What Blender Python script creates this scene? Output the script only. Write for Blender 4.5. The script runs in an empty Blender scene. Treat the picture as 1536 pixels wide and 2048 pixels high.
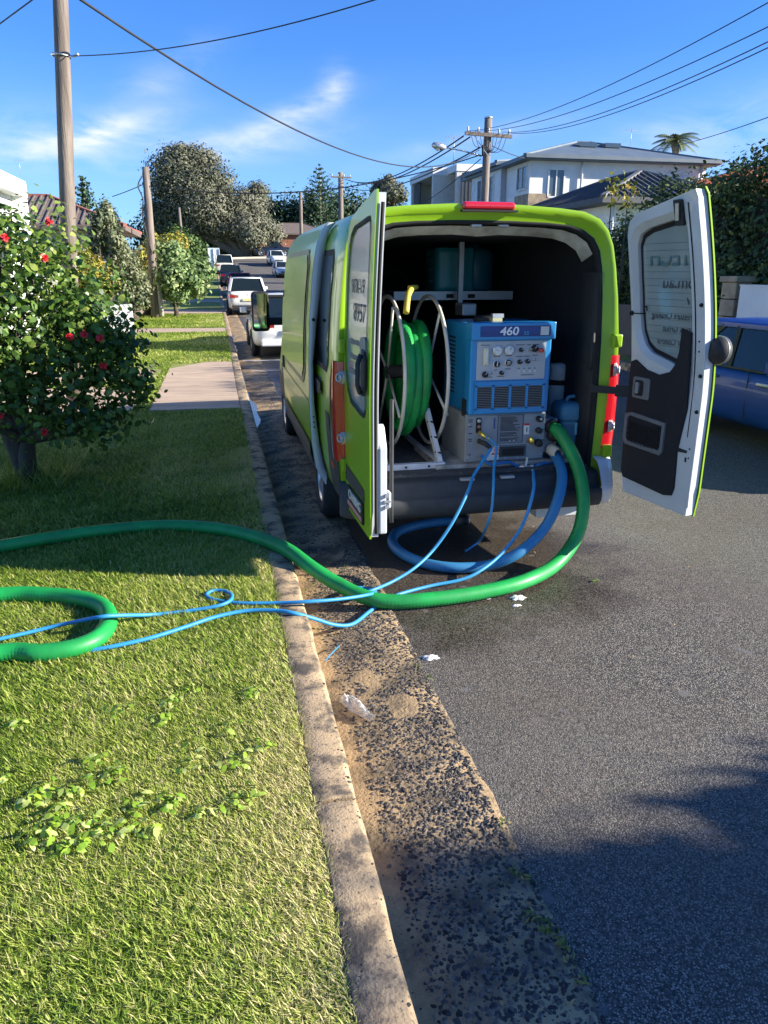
import bpy, math, random
import numpy as np
from mathutils import Vector, Matrix, Quaternion
R = math.radians
random.seed(7); rng = np.random.default_rng(11)
S = bpy.context.scene
# ---------------------------------------------------------------- camera, sky, sun, exposure
CAMZ = 1.95
cam = bpy.data.objects.new('camera', bpy.data.cameras.new('camera'))
S.collection.objects.link(cam); S.camera = cam
cam.location = (0, 0, CAMZ); cam.rotation_euler = (R(90 - 17.945), 0, R(-12.27))
cam.data.sensor_fit = 'HORIZONTAL'; cam.data.sensor_width = 36; cam.data.lens = 1479 / 1536 * 36
cam.data.clip_start = .05; cam.data.clip_end = 2000
S.render.resolution_x = 768; S.render.resolution_y = 1024
SUN_EL = 21.0; SUN_AZ = 108.0            # azimuth clockwise from +y
sd = Vector((math.sin(R(SUN_AZ)) * math.cos(R(SUN_EL)), math.cos(R(SUN_AZ)) * math.cos(R(SUN_EL)), math.sin(R(SUN_EL))))
sl = bpy.data.lights.new('sun', 'SUN'); sl.energy = 5.0; sl.angle = R(.5); sl.color = (1, .93, .80)
so = bpy.data.objects.new('sun', sl); S.collection.objects.link(so)
so.rotation_euler = (-sd).to_track_quat('-Z', 'Y').to_euler()
W = bpy.data.worlds.new('World'); S.world = W; W.use_nodes = True
nt = W.node_tree; N = nt.nodes; Lk = nt.links; N.clear()
out = N.new('ShaderNodeOutputWorld'); bg = N.new('ShaderNodeBackground'); bg.inputs[1].default_value = .065
sky = N.new('ShaderNodeTexSky'); sky.sky_type = 'NISHITA'; sky.sun_disc = False
sky.sun_elevation = R(SUN_EL); sky.sun_rotation = R(SUN_AZ); sky.air_density = 1.0; sky.dust_density = .2; sky.ozone_density = 3.0
tint = N.new('ShaderNodeMix'); tint.data_type = 'RGBA'; tint.blend_type = 'MULTIPLY'; tint.inputs[0].default_value = 1
tint.inputs[7].default_value = (.42, .80, 1.42, 1)
Lk.new(sky.outputs[0], tint.inputs[6])
tc = N.new('ShaderNodeTexCoord')
def wn(scale, rot, loc, det, lo, hi):
    mp = N.new('ShaderNodeMapping'); mp.inputs['Scale'].default_value = scale; mp.inputs['Rotation'].default_value = rot; mp.inputs['Location'].default_value = loc
    nz = N.new('ShaderNodeTexNoise'); nz.inputs['Scale'].default_value = 1; nz.inputs['Detail'].default_value = det; nz.inputs['Roughness'].default_value = .6; nz.inputs['Distortion'].default_value = .5
    mr = N.new('ShaderNodeMapRange'); mr.inputs[1].default_value = lo; mr.inputs[2].default_value = hi
    Lk.new(tc.outputs['Generated'], mp.inputs[0]); Lk.new(mp.outputs[0], nz.inputs[0]); Lk.new(nz.outputs[0], mr.inputs[0]); return mr.outputs[0]
def wm(op, a, b):
    m = N.new('ShaderNodeMath'); m.operation = op; m.use_clamp = True
    for i, v in enumerate((a, b)):
        if isinstance(v, (int, float)): m.inputs[i].default_value = v
        else: Lk.new(v, m.inputs[i])
    return m.outputs[0]
def wsum(a, b):
    m = N.new('ShaderNodeMath'); m.operation = 'ADD'; Lk.new(a, m.inputs[0]); Lk.new(b, m.inputs[1]); return m.outputs[0]
wisps = wn((5, 5, 22), (0, R(-12), 0), (3.1, 1.2, .4), 8, .40, .72)
fine = wn((14, 14, 40), (0, R(-20), 0), (1.1, 4.2, 2.4), 8, .35, .75)
sep = N.new('ShaderNodeSeparateXYZ'); Lk.new(tc.outputs['Generated'], sep.inputs[0])
def streak(v, tilt, s1, s2, k):
    v = Vector(v).normalized(); a = v.cross(Vector((0, 0, 1))).normalized(); b = a.cross(v); a, b = a * math.cos(R(tilt)) + b * math.sin(R(tilt)), b * math.cos(R(tilt)) - a * math.sin(R(tilt)); o = []
    for q, sg in ((a, s1), (b, s2)):
        d = N.new('ShaderNodeVectorMath'); d.operation = 'DOT_PRODUCT'; Lk.new(tc.outputs['Generated'], d.inputs[0]); d.inputs[1].default_value = q / sg
        m = N.new('ShaderNodeMath'); m.operation = 'POWER'; ab = N.new('ShaderNodeMath'); ab.operation = 'ABSOLUTE'; Lk.new(d.outputs['Value'], ab.inputs[0]); Lk.new(ab.outputs[0], m.inputs[0]); m.inputs[1].default_value = 2; o.append(m.outputs[0])
    e = N.new('ShaderNodeMath'); e.operation = 'MULTIPLY'; Lk.new(wsum(*o), e.inputs[0]); e.inputs[1].default_value = -1; x = N.new('ShaderNodeMath'); x.operation = 'EXPONENT'; Lk.new(e.outputs[0], x.inputs[0])
    return wm('MULTIPLY', x.outputs[0], k)
acc = None
for args in (((-.117, .981, .152), 16, .07, .012, .8), ((.150, .967, .205), 60, .022, .016, .6), ((.10, .967, .175), 20, .06, .012, .5), ((.039, .989, .145), 8, .10, .018, .5), ((-.20, .97, .135), 3, .14, .03, .45), ((.311, .929, .150), 10, .10, .012, .3), ((.567, .812, .15), 10, .12, .03, .4), ((-.04, .98, .21), 30, .06, .02, .25)):
    q = streak(*args); acc = q if acc is None else wsum(acc, q)
n1 = wsum(wm('MULTIPLY', wisps, 1.0), wm('MULTIPLY', fine, .9)); fac = wm('MULTIPLY', acc, n1)
hz = N.new('ShaderNodeMapRange'); hz.inputs[1].default_value = .24; hz.inputs[2].default_value = .0; hz.inputs[3].default_value = 0; hz.inputs[4].default_value = .2; Lk.new(sep.outputs[2], hz.inputs[0])
fac = wm('ADD', fac, hz.outputs[0])
mx = N.new('ShaderNodeMix'); mx.data_type = 'RGBA'; Lk.new(fac, mx.inputs[0]); Lk.new(tint.outputs[2], mx.inputs[6]); mx.inputs[7].default_value = (5.6, 6.0, 6.6, 1)
Lk.new(mx.outputs[2], bg.inputs[0]); Lk.new(bg.outputs[0], out.inputs[0])
S.view_settings.view_transform = 'Standard'; S.view_settings.look = 'None'; S.view_settings.exposure = 1.45; S.view_settings.gamma = 1
S.render.engine = 'CYCLES'

# ---------------------------------------------------------------- measuring helper: where a sight line meets a real plane
_p = math.atan(479 / 1479); _y = R(12.27)
_fw = Vector((math.sin(_y) * math.cos(_p), math.cos(_y) * math.cos(_p), -math.sin(_p))); _rt = Vector((math.cos(_y), -math.sin(_y), 0)); _up = _rt.cross(_fw)
def at(px, py, Y=None, X=None, Z=None):
    d = _fw + _rt * ((px - 768) / 1479) - _up * ((py - 1024) / 1479)
    t = Y / d.y if Y is not None else (X / d.x if X is not None else (Z - CAMZ) / d.z)
    return Vector((0, 0, CAMZ)) + d * t

# ---------------------------------------------------------------- materials
MATS = {}
def lin(c): return tuple(c) + (1,) if len(c) == 3 else tuple(c)
def mat(name, a, b=None, scale=5, rough=.6, metal=0, bump=0, bscale=None, coat=0, detail=6, lo=.35, hi=.65, rough2=None, trans=0, spec=.5, stretch=(1, 1, 1), bdist=.01):
    if name in MATS: return MATS[name]
    m = bpy.data.materials.new(name); m.use_nodes = True; n = m.node_tree.nodes; l = m.node_tree.links
    p = n['Principled BSDF']; p.inputs['Roughness'].default_value = rough; p.inputs['Metallic'].default_value = metal
    p.inputs['Coat Weight'].default_value = coat; p.inputs['Coat Roughness'].default_value = .04; p.inputs['Specular IOR Level'].default_value = spec
    t = n.new('ShaderNodeTexCoord'); mp = n.new('ShaderNodeMapping'); mp.inputs['Scale'].default_value = stretch; l.new(t.outputs['Object'], mp.inputs[0])
    nz = n.new('ShaderNodeTexNoise'); nz.inputs['Scale'].default_value = scale; nz.inputs['Detail'].default_value = detail; nz.inputs['Roughness'].default_value = .6; l.new(mp.outputs[0], nz.inputs[0])
    mr = n.new('ShaderNodeMapRange'); mr.inputs[1].default_value = lo; mr.inputs[2].default_value = hi; l.new(nz.outputs[0], mr.inputs[0])
    if b is None: b = tuple(min(1, c * .86) for c in a)
    c = n.new('ShaderNodeMix'); c.data_type = 'RGBA'; c.inputs[6].default_value = lin(a); c.inputs[7].default_value = lin(b); l.new(mr.outputs[0], c.inputs[0]); l.new(c.outputs[2], p.inputs['Base Color'])
    rr = n.new('ShaderNodeMapRange'); rr.inputs[3].default_value = rough; rr.inputs[4].default_value = rough2 if rough2 is not None else min(1, rough * 1.25 + .02); l.new(nz.outputs[0], rr.inputs[0]); l.new(rr.outputs[0], p.inputs['Roughness'])
    if bump:
        z2 = n.new('ShaderNodeTexNoise'); z2.inputs['Scale'].default_value = bscale or scale * 6; z2.inputs['Detail'].default_value = 5; l.new(mp.outputs[0], z2.inputs[0])
        bp = n.new('ShaderNodeBump'); bp.inputs['Strength'].default_value = bump; bp.inputs['Distance'].default_value = bdist; l.new(z2.outputs[0], bp.inputs['Height']); l.new(bp.outputs[0], p.inputs['Normal'])
    MATS[name] = m; return m
def leafmat(name, cols, trans=.3, rough=.6):
    """leaf colours picked per leaf by the 'tint' attribute"""
    if name in MATS: return MATS[name]
    m = bpy.data.materials.new(name); m.use_nodes = True; n = m.node_tree.nodes; l = m.node_tree.links
    p = n['Principled BSDF']; p.inputs['Roughness'].default_value = rough; p.inputs['Specular IOR Level'].default_value = .35
    a = n.new('ShaderNodeAttribute'); a.attribute_name = 'tint'; r = n.new('ShaderNodeValToRGB'); l.new(a.outputs['Fac'], r.inputs[0])
    e = r.color_ramp.elements
    while len(e) < len(cols): e.new(.5)
    for i, c in enumerate(cols): e[i].position = i / (len(cols) - 1); e[i].color = lin(c)
    l.new(r.outputs[0], p.inputs['Base Color'])
    if trans:
        tr = n.new('ShaderNodeBsdfTranslucent'); l.new(r.outputs[0], tr.inputs[0]); mx = n.new('ShaderNodeMixShader'); mx.inputs[0].default_value = trans
        l.new(p.outputs[0], mx.inputs[1]); l.new(tr.outputs[0], mx.inputs[2]); l.new(mx.outputs[0], n['Material Output'].inputs[0])
    MATS[name] = m; return m

# ---------------------------------------------------------------- mesh builder
class MB:
    def __init__(s): s.v = []; s.f = []; s.sm = []
    def add(s, vs, fs, smooth=False):
        o = len(s.v); s.v += [tuple(v) for v in vs]; s.f += [tuple(i + o for i in f) for f in fs]; s.sm += [smooth] * len(fs); return s
    def box(s, x0, x1, y0, y1, z0, z1, M=None):
        v = [Vector((x, y, z)) for x in (x0, x1) for y in (y0, y1) for z in (z0, z1)]
        if M is not None: v = [M @ p for p in v]
        return s.add(v, [(0, 1, 3, 2), (4, 6, 7, 5), (0, 4, 5, 1), (2, 3, 7, 6), (0, 2, 6, 4), (1, 5, 7, 3)])
    def bar(s, a, b, w, h=None, up=(0, 0, 1)):
        a = Vector(a); b = Vector(b); h = h or w; d = (b - a).normalized(); u = Vector(up)
        if abs(d.dot(u)) > .98: u = Vector((1, 0, 0))
        x = d.cross(u).normalized(); z = x.cross(d); v = []
        for p in (a, b):
            for i, j in ((-1, -1), (1, -1), (1, 1), (-1, 1)): v.append(p + x * i * w / 2 + z * j * h / 2)
        return s.add(v, [(3, 2, 1, 0), (4, 5, 6, 7), (0, 1, 5, 4), (1, 2, 6, 5), (2, 3, 7, 6), (3, 0, 4, 7)])
    def tube(s, pts, r, seg=10, closed=False, caps=True):
        pts = [Vector(p) for p in pts]; n = len(pts); rs = r if isinstance(r, (list, tuple, np.ndarray)) else [r] * n
        vs = []; ref = None
        for i, p in enumerate(pts):
            a = pts[(i - 1) % n] if (closed or i) else p; b = pts[(i + 1) % n] if (closed or i < n - 1) else p
            t = (b - a); t = t.normalized() if t.length > 1e-9 else Vector((0, 0, 1))
            if ref is None: ref = t.orthogonal().normalized()
            ref = ref - t * ref.dot(t)
            ref = ref.normalized() if ref.length > 1e-6 else t.orthogonal().normalized()
            c = t.cross(ref)
            for k in range(seg):
                an = 2 * math.pi * k / seg; vs.append(p + (ref * math.cos(an) + c * math.sin(an)) * rs[i])
        fs = []
        for i in range(n if closed else n - 1):
            for k in range(seg):
                a = i * seg + k; b = i * seg + (k + 1) % seg; c2 = ((i + 1) % n) * seg
                fs.append((a, b, c2 + (k + 1) % seg, c2 + k))
        s.add(vs, fs, True)
        if caps and not closed:
            o = len(s.v) - n * seg
            s.f.append(tuple(o + k for k in range(seg))[::-1]); s.sm.append(False)
            s.f.append(tuple(o + (n - 1) * seg + k for k in range(seg))); s.sm.append(False)
        return s
    def cyl(s, a, b, r, r2=None, seg=20): return s.tube([a, b], [r, r if r2 is None else r2], seg)
    def ring(s, c, axis, Rr, r, seg=48, rs=8, a0=0, a1=360):
        ax = Vector(axis).normalized(); u = ax.orthogonal().normalized(); w = ax.cross(u); c = Vector(c); cl = (a1 - a0) >= 360
        pts = [c + (u * math.cos(R(a0 + (a1 - a0) * i / seg)) + w * math.sin(R(a0 + (a1 - a0) * i / seg))) * Rr for i in range(seg + (0 if cl else 1))]
        return s.tube(pts, r, rs, closed=cl)
    def lathe(s, prof, c, axis=(0, 0, 1), seg=20):
        ax = Vector(axis).normalized(); u = ax.orthogonal().normalized(); w = ax.cross(u); c = Vector(c); vs = []
        for r, h in prof:
            for k in range(seg):
                an = 2 * math.pi * k / seg; vs.append(c + ax * h + (u * math.cos(an) + w * math.sin(an)) * max(r, 1e-4))
        return s.add(vs, [(i * seg + k, i * seg + (k + 1) % seg, (i + 1) * seg + (k + 1) % seg, (i + 1) * seg + k) for i in range(len(prof) - 1) for k in range(seg)], True)
    def loft(s, secs, smooth=True, cap=False, closed=False):
        n = len(secs[0]); vs = [p for q in secs for p in q]; m = n if closed else n - 1
        s.add(vs, [(i * n + k, i * n + (k + 1) % n, (i + 1) * n + (k + 1) % n, (i + 1) * n + k) for i in range(len(secs) - 1) for k in range(m)], smooth)
        if cap:
            o = len(s.v) - len(vs); s.f.append(tuple(o + k for k in range(n))[::-1]); s.f.append(tuple(o + (len(secs) - 1) * n + k for k in range(n))); s.sm += [False, False]
        return s
    def prism(s, poly, T0, T1):
        """poly 2-D points; T0, T1 map a point to the two faces"""
        n = len(poly); return s.add([T0(*p) for p in poly] + [T1(*p) for p in poly], [tuple(range(n))[::-1], tuple(range(n, 2 * n))] + [(i, (i + 1) % n, n + (i + 1) % n, n + i) for i in range(n)])
    def bridge(s, A, B, T, smooth=False):
        """flat ring between outline A and outline B (same count), mapped by T"""
        n = len(A); return s.add([T(*p) for p in A] + [T(*p) for p in B], [(i, (i + 1) % n, n + (i + 1) % n, n + i) for i in range(n)], smooth)
    def wall(s, A, T0, T1):
        n = len(A); return s.add([T0(*p) for p in A] + [T1(*p) for p in A], [(i, (i + 1) % n, n + (i + 1) % n, n + i) for i in range(n)])
    def build(s, name, m, parent=None, bevel=0, sub=0, seg=2):
        me = bpy.data.meshes.new(name); wl = wloc(parent) if parent else Vector((0, 0, 0))
        me.from_pydata([(v[0] - wl.x, v[1] - wl.y, v[2] - wl.z) for v in s.v], [], s.f); me.polygons.foreach_set('use_smooth', s.sm)
        me.materials.append(m); me.validate(); me.update()
        o = bpy.data.objects.new(name, me); S.collection.objects.link(o)
        if parent: o.parent = parent
        if bevel:
            b = o.modifiers.new('b', 'BEVEL'); b.width = bevel; b.segments = seg; b.limit_method = 'ANGLE'; b.angle_limit = R(40)
        if sub:
            b = o.modifiers.new('s', 'SUBSURF'); b.levels = b.render_levels = sub
        return o
WL = {}
def wloc(o):
    while o.parent: o = o.parent
    return Vector(WL.get(o.name, (0, 0, 0)))
def tag(o, label=None, cat=None, group=None, kind=None):
    if label: o['label'] = label
    if cat: o['category'] = cat
    if group: o['group'] = group
    if kind: o['kind'] = kind
    return o
def thing(name, loc, label, cat, group=None):
    o = bpy.data.objects.new(name, None); S.collection.objects.link(o); o.location = loc; o.empty_display_size = .2
    WL[o.name] = tuple(loc); return tag(o, label, cat, group)
def struct(o): o['kind'] = 'structure'; return o
def copy_tree(o, parent=None):
    c = o.copy(); S.collection.objects.link(c)
    if parent: c.parent = parent
    for ch in [x for x in bpy.data.objects if x.parent == o]: copy_tree(ch, c)
    return c
def fastmesh(name, V, F, m, parent=None, tintv=None, smooth=False):
    """V (n,3), F (k,4) int or (k,3)"""
    me = bpy.data.meshes.new(name); V = np.asarray(V, np.float32).copy()
    if parent: V -= np.array(wloc(parent), np.float32)
    k = F.shape[1]
    me.vertices.add(len(V)); me.vertices.foreach_set('co', V.ravel())
    me.loops.add(F.size); me.loops.foreach_set('vertex_index', F.ravel().astype(np.int32))
    me.polygons.add(len(F)); me.polygons.foreach_set('loop_start', np.arange(0, F.size, k, dtype=np.int32)); me.polygons.foreach_set('loop_total', np.full(len(F), k, np.int32))
    me.polygons.foreach_set('use_smooth', np.full(len(F), smooth))
    if tintv is not None:
        a = me.attributes.new('tint', 'FLOAT', 'POINT'); a.data.foreach_set('value', np.asarray(tintv, np.float32))
    me.materials.append(m); me.update(calc_edges=True)
    o = bpy.data.objects.new(name, me); S.collection.objects.link(o)
    if parent: o.parent = parent
    return o
def spline(P, n=12):
    P = [Vector(p) for p in P]; Q = [P[0] * 2 - P[1]] + P + [P[-1] * 2 - P[-2]]; o = []
    for i in range(1, len(Q) - 2):
        a, b, c, d = Q[i - 1:i + 3]
        for k in range(n):
            t = k / n; o.append(.5 * (2 * b + (c - a) * t + (2 * a - 5 * b + 4 * c - d) * t * t + (3 * b - a - 3 * c + d) * t ** 3))
    return o + [P[-1]]
def resample(P, step):
    o = [P[0]]; acc = 0
    for a, b in zip(P, P[1:]):
        L = (b - a).length; t = step - acc
        while t <= L and L > 0: o.append(a.lerp(b, t / L)); t += step
        acc = (acc + L) % step
    return o
def hose(name, P, r, m, label, cat, rib=0, step=.0075, seg=14, group=None):
    pts = resample(spline(P), step if rib else .03); rs = [r * (1 + (rib if (i // 1) % 2 else 0)) for i in range(len(pts))]
    o = MB().tube(pts, rs, seg).build(name, m)
    return tag(o, label, cat, group)
def text(name, s, size, O, ux, uy, m, parent, ext=.0008, align='CENTER', bold=0, xs=1):
    c = bpy.data.curves.new('t', 'FONT'); c.body = s; c.size = size; c.align_x = align; c.align_y = 'CENTER'; c.extrude = ext; c.offset = bold
    t = bpy.data.objects.new('t', c); S.collection.objects.link(t); bpy.context.view_layer.update()
    me = bpy.data.meshes.new_from_object(t); bpy.data.objects.remove(t)
    ux = Vector(ux).normalized() * xs; uy = Vector(uy).normalized(); n = ux.cross(uy).normalized(); O = Vector(O) - (wloc(parent) if parent else Vector())
    for v in me.vertices: v.co = O + ux * v.co.x + uy * v.co.y + n * v.co.z
    me.materials.clear(); me.materials.append(m); me.name = name
    o = bpy.data.objects.new(name, me); S.collection.objects.link(o)
    if parent: o.parent = parent
    return o
def rrect(x0, x1, z0, z1, r, n=5):
    p = []
    for cx, cz, a in ((x1 - r, z1 - r, 0), (x0 + r, z1 - r, 90), (x0 + r, z0 + r, 180), (x1 - r, z0 + r, 270)):
        for i in range(n + 1): p.append((cx + r * math.cos(R(a + 90 * i / n)), cz + r * math.sin(R(a + 90 * i / n))))
    return p
def gz(y):
    if y < 38: return 0.
    if y < 110: return .0008 * (y - 38) ** 2
    return .0008 * 72 ** 2 + .03 * (y - 110)
def fnoise(x, y, s, seed=0):
    r = np.random.default_rng(seed); v = np.zeros_like(x)
    for i in range(7):
        a = r.uniform(0, 6.28); k = s * r.uniform(.6, 1.8); v += np.sin(k * (x * np.cos(a) + y * np.sin(a)) + r.uniform(0, 6.28))
    return v / 7 * 1.4
# ================================================================ SETTING
def sheet(name, x0, x1, ys, dz, m, nx=2, xf=None):
    mb = MB(); secs = []
    for y in ys:
        xs = xf(y) if xf else (x0, x1)
        secs.append([(xs[0] + (xs[1] - xs[0]) * i / (nx - 1), y, gz(y) + dz) for i in range(nx)])
    mb.loft(secs, True); return struct(mb.build(name, m))
YS = [-8, 0, 10, 20, 30] + [38 + 3 * i for i in range(25)] + [115, 130, 160, 220, 400]
m_soil = mat('ground_soil', (.07, .10, .025), (.12, .12, .045), 1.2, .95, bump=.6, bscale=30)
sheet('ground', -150, 260, YS, -.12, m_soil, 12)
# asphalt
def asphalt():
    m = bpy.data.materials.new('asphalt'); m.use_nodes = True; n = m.node_tree.nodes; l = m.node_tree.links; p = n['Principled BSDF']
    t = n.new('ShaderNodeTexCoord')
    def math_(op, a, b=None, cl=False):
        q = n.new('ShaderNodeMath'); q.operation = op; q.use_clamp = cl
        for i, v in enumerate((a, b)):
            if v is None: continue
            if isinstance(v, (int, float)): q.inputs[i].default_value = v
            else: l.new(v, q.inputs[i])
        return q.outputs[0]
    def noise(s, d=4, r=.5):
        z = n.new('ShaderNodeTexNoise'); z.inputs['Scale'].default_value = s; z.inputs['Detail'].default_value = d; z.inputs['Roughness'].default_value = r; l.new(t.outputs['Object'], z.inputs[0]); return z.outputs[0]
    def rng_(v, a, b, c=0, d=1):
        q = n.new('ShaderNodeMapRange'); q.inputs[1].default_value = a; q.inputs[2].default_value = b; q.inputs[3].default_value = c; q.inputs[4].default_value = d; l.new(v, q.inputs[0]); return q.outputs[0]
    def mixc(f, a, b):
        q = n.new('ShaderNodeMix'); q.data_type = 'RGBA'
        l.new(f, q.inputs[0])
        for i, v in ((6, a), (7, b)):
            if isinstance(v, tuple): q.inputs[i].default_value = lin(v)
            else: l.new(v, q.inputs[i])
        return q.outputs[2]
    v = n.new('ShaderNodeTexVoronoi'); v.inputs['Scale'].default_value = 165; v.inputs['Randomness'].default_value = 1; l.new(t.outputs['Object'], v.inputs[0])
    wv = n.new('ShaderNodeRGBToBW'); l.new(v.outputs['Color'], wv.inputs[0])
    stone = mixc(rng_(math_('ADD', math_('MULTIPLY', wv.outputs[0], .8), math_('MULTIPLY', noise(38, 3), .5)), .45, .95), (.05, .044, .037), (.44, .385, .315))
    tar = mixc(rng_(v.outputs['Distance'], .32, .60), stone, (.025, .024, .024))
    worn = mixc(rng_(noise(.45, 5), .4, .62), tar, mixc(rng_(noise(60, 2), .4, .6), tar, (.14, .13, .115)))
    # damp stain spread out from the back of the van and along the gutter
    sx = n.new('ShaderNodeSeparateXYZ'); l.new(t.outputs['Object'], sx.inputs[0])
    dx = math_('DIVIDE', math_('SUBTRACT', sx.outputs[0], 1.3), 1.3); dy = math_('DIVIDE', math_('SUBTRACT', sx.outputs[1], 4.9), 1.5)
    d = math_('SQRT', math_('ADD', math_('MULTIPLY', dx, dx), math_('MULTIPLY', dy, dy)))
    d = math_('ADD', d, math_('MULTIPLY', math_('SUBTRACT', noise(1.4, 6, .65), .5), 1.7))
    w1 = rng_(d, 1.15, .75)
    g = math_('ADD', sx.outputs[0], math_('MULTIPLY', math_('SUBTRACT', noise(.9, 4), .5), .7))
    w2 = math_('MULTIPLY', rng_(g, 1.25, .95), rng_(sx.outputs[1], 4.0, 4.8), True)
    wet = math_('MAXIMUM', w1, w2)
    worn = mixc(rng_(noise(1.1, 6, .6), .38, .68, 0, .75), worn, mixc(rng_(wv.outputs[0], .3, .9), (.045, .038, .03), (.19, .16, .12)))
    col = mixc(wet, worn, mixc(rng_(wv.outputs[0], .3, .8), (.016, .013, .011), (.12, .095, .07)))
    spots = rng_(noise(7, 2, .3), .70, .74)
    col = mixc(spots, col, (.13, .12, .11))
    l.new(col, p.inputs['Base Color']); l.new(rng_(wet, 0, 1, .85, .42), p.inputs['Roughness'])
    bp = n.new('ShaderNodeBump'); bp.inputs['Strength'].default_value = .55; bp.inputs['Distance'].default_value = .004; bp.invert = True; l.new(v.outputs['Distance'], bp.inputs['Height']); l.new(bp.outputs[0], p.inputs['Normal'])
    return m
m_asp = asphalt()
# the road runs straight, then swings right at the top of the rise
def road_x(y): return (.88, 8.25) if y < 93 else (.88 + (y - 93) * .10, 8.25 + (y - 93) ** 1.9 * .6)
sheet('road', 0, 0, [-8, 0, 5, 10, 20, 30] + [38 + 3 * i for i in range(18)] + [93, 95, 97, 99, 101, 103, 105, 106.5], 0, m_asp, 5, road_x)
# gutter strip: tan mortar with dark stones showing
m_mort = mat('gutter_mortar', (.42, .29, .15), (.12, .09, .055), 4, .8, bump=.9, bscale=55, lo=.42, hi=.62, detail=8, bdist=.008)
gx = [.36, .42, .50, .62, .76, .9, .93]; gzz = [-.045, -.04, -.03, -.018, -.006, .004, -.01]
mb = MB(); secs = []
for y in [-3 + .12 * i for i in range(80)] + [7 + i for i in range(31)] + [38 + 4 * i for i in range(17)]:
    j = math.sin(y * 9.1) * .006 + math.sin(y * 23) * .006 + math.sin(y * 3.3) * .008
    secs.append([(x + (j if x > .7 else 0), y, gz(y) + z + .004) for x, z in zip(gx, gzz)])
struct(mb.loft(secs, True).build('gutter', m_mort))
# stones set in the gutter strip
def stones(name, n, x0, x1, y0, y1, s0, s1, m, zf, xbias=1):
    ico = np.array([[0, 0, 1], [.9, 0, .45], [.28, .85, .45], [-.72, .53, .45], [-.72, -.53, .45], [.28, -.85, .45], [.72, .53, -.45], [-.28, .85, -.45], [-.9, 0, -.45], [-.28, -.85, -.45], [.72, -.53, -.45], [0, 0, -1]])
    F = np.array([[0, 1, 2], [0, 2, 3], [0, 3, 4], [0, 4, 5], [0, 5, 1], [1, 6, 2], [2, 6, 7], [2, 7, 3], [3, 7, 8], [3, 8, 4], [4, 8, 9], [4, 9, 5], [5, 9, 10], [5, 10, 1], [1, 10, 6]])
    x = x0 + (x1 - x0) * rng.random(n) ** xbias; y = rng.uniform(y0, y1, n); keep = (fnoise(x, y, 7, 3) + .5 * fnoise(x, y, 19, 4) > -.55); x = x[keep]; y = y[keep]; n = len(x)
    sz = rng.uniform(s0, s1, n); a = rng.uniform(0, 6.28, n); V = ico[None] * (1 + rng.uniform(-.28, .28, (n, 12, 1))) * (sz[:, None, None] * np.stack([rng.uniform(.7, 1.2, n), rng.uniform(.6, 1, n), rng.uniform(.35, .6, n)], 1)[:, None])
    c, s_ = np.cos(a)[:, None], np.sin(a)[:, None]; X = V[..., 0] * c - V[..., 1] * s_; Y = V[..., 0] * s_ + V[..., 1] * c
    V = np.stack([X + x[:, None], Y + y[:, None], V[..., 2] + zf(x)[:, None]], -1)
    FF = (F[None] + (np.arange(n) * 12)[:, None, None]).reshape(-1, 3)
    o = fastmesh(name, V.reshape(-1, 3), FF, m, tintv=np.repeat(rng.random(n), 12)); return o
m_stone = leafmat('gutter_stone', [(.018, .017, .016), (.045, .042, .04), (.10, .09, .08), (.24, .19, .13)], trans=0, rough=.7)
zf = lambda x: np.interp(x, gx, gzz) + .002
o = stones('gutter_stones', 16000, .46, .92, 1.0, 5.2, .004, .0125, m_stone, zf, .75); tag(o, 'dark rounded stones set in the tan gutter strip', 'stones', kind='stuff')
o = stones('gutter_gravel', 4200, .40, .9, 5.2, 14, .006, .014, m_stone, zf, .8); tag(o, 'dark wet gravel in the gutter beside the van', 'gravel', kind='stuff')
o = stones('gutter_grit', 14000, .42, .93, 1.0, 5.4, .0022, .006, m_stone, zf, .85); tag(o, 'fine dark grit between the stones of the gutter strip', 'grit', kind='stuff')
# kerb
m_kerb = mat('kerb_concrete', (.46, .33, .19), (.10, .08, .06), 6.5, .85, bump=.7, bscale=110, lo=.47, hi=.60, detail=14, bdist=.004)
_n = m_kerb.node_tree.nodes; _l = m_kerb.node_tree.links; _p = _n['Principled BSDF']; _c = _p.inputs['Base Color'].links[0].from_socket
_t = _n.new('ShaderNodeTexCoord'); _v = _n.new('ShaderNodeTexNoise'); _v.inputs['Scale'].default_value = 75; _v.inputs['Detail'].default_value = 4; _l.new(_t.outputs['Object'], _v.inputs[0]); _r = _n.new('ShaderNodeMapRange'); _r.inputs[1].default_value = .56; _r.inputs[2].default_value = .66; _r.inputs[4].default_value = .75; _l.new(_v.outputs[0], _r.inputs[0])
_m = _n.new('ShaderNodeMix'); _m.data_type = 'RGBA'; _m.inputs[7].default_value = (.10, .085, .07, 1); _l.new(_r.outputs[0], _m.inputs[0]); _l.new(_c, _m.inputs[6]); _l.new(_m.outputs[2], _p.inputs['Base Color'])
mb = MB(); y = -2.6
while y < 104:
    L = 2.4 if y < 40 else 6; y1 = y + L - .018
    n = 16 if y < 8 else 3; secs = []
    for i in range(n + 1):
        yy = y + (y1 - y) * i / n; j = lambda k: (math.sin(yy * k * 7.7) * .003 + math.sin(yy * 17 + k) * .0025) if y < 8 else 0
        z = gz(yy); secs.append([(.225, yy, z - .1), (.225 + j(1), yy, z + .148), (.30, yy, z + .153 + j(2) * .5), (.362 + j(3), yy, z + .150), (.378 + j(4), yy, z + .135 + j(1)), (.392, yy, z - .1)])
    mb.loft(secs, True, cap=True); y += L
struct(mb.build('kerb', m_kerb, bevel=.006))
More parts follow.
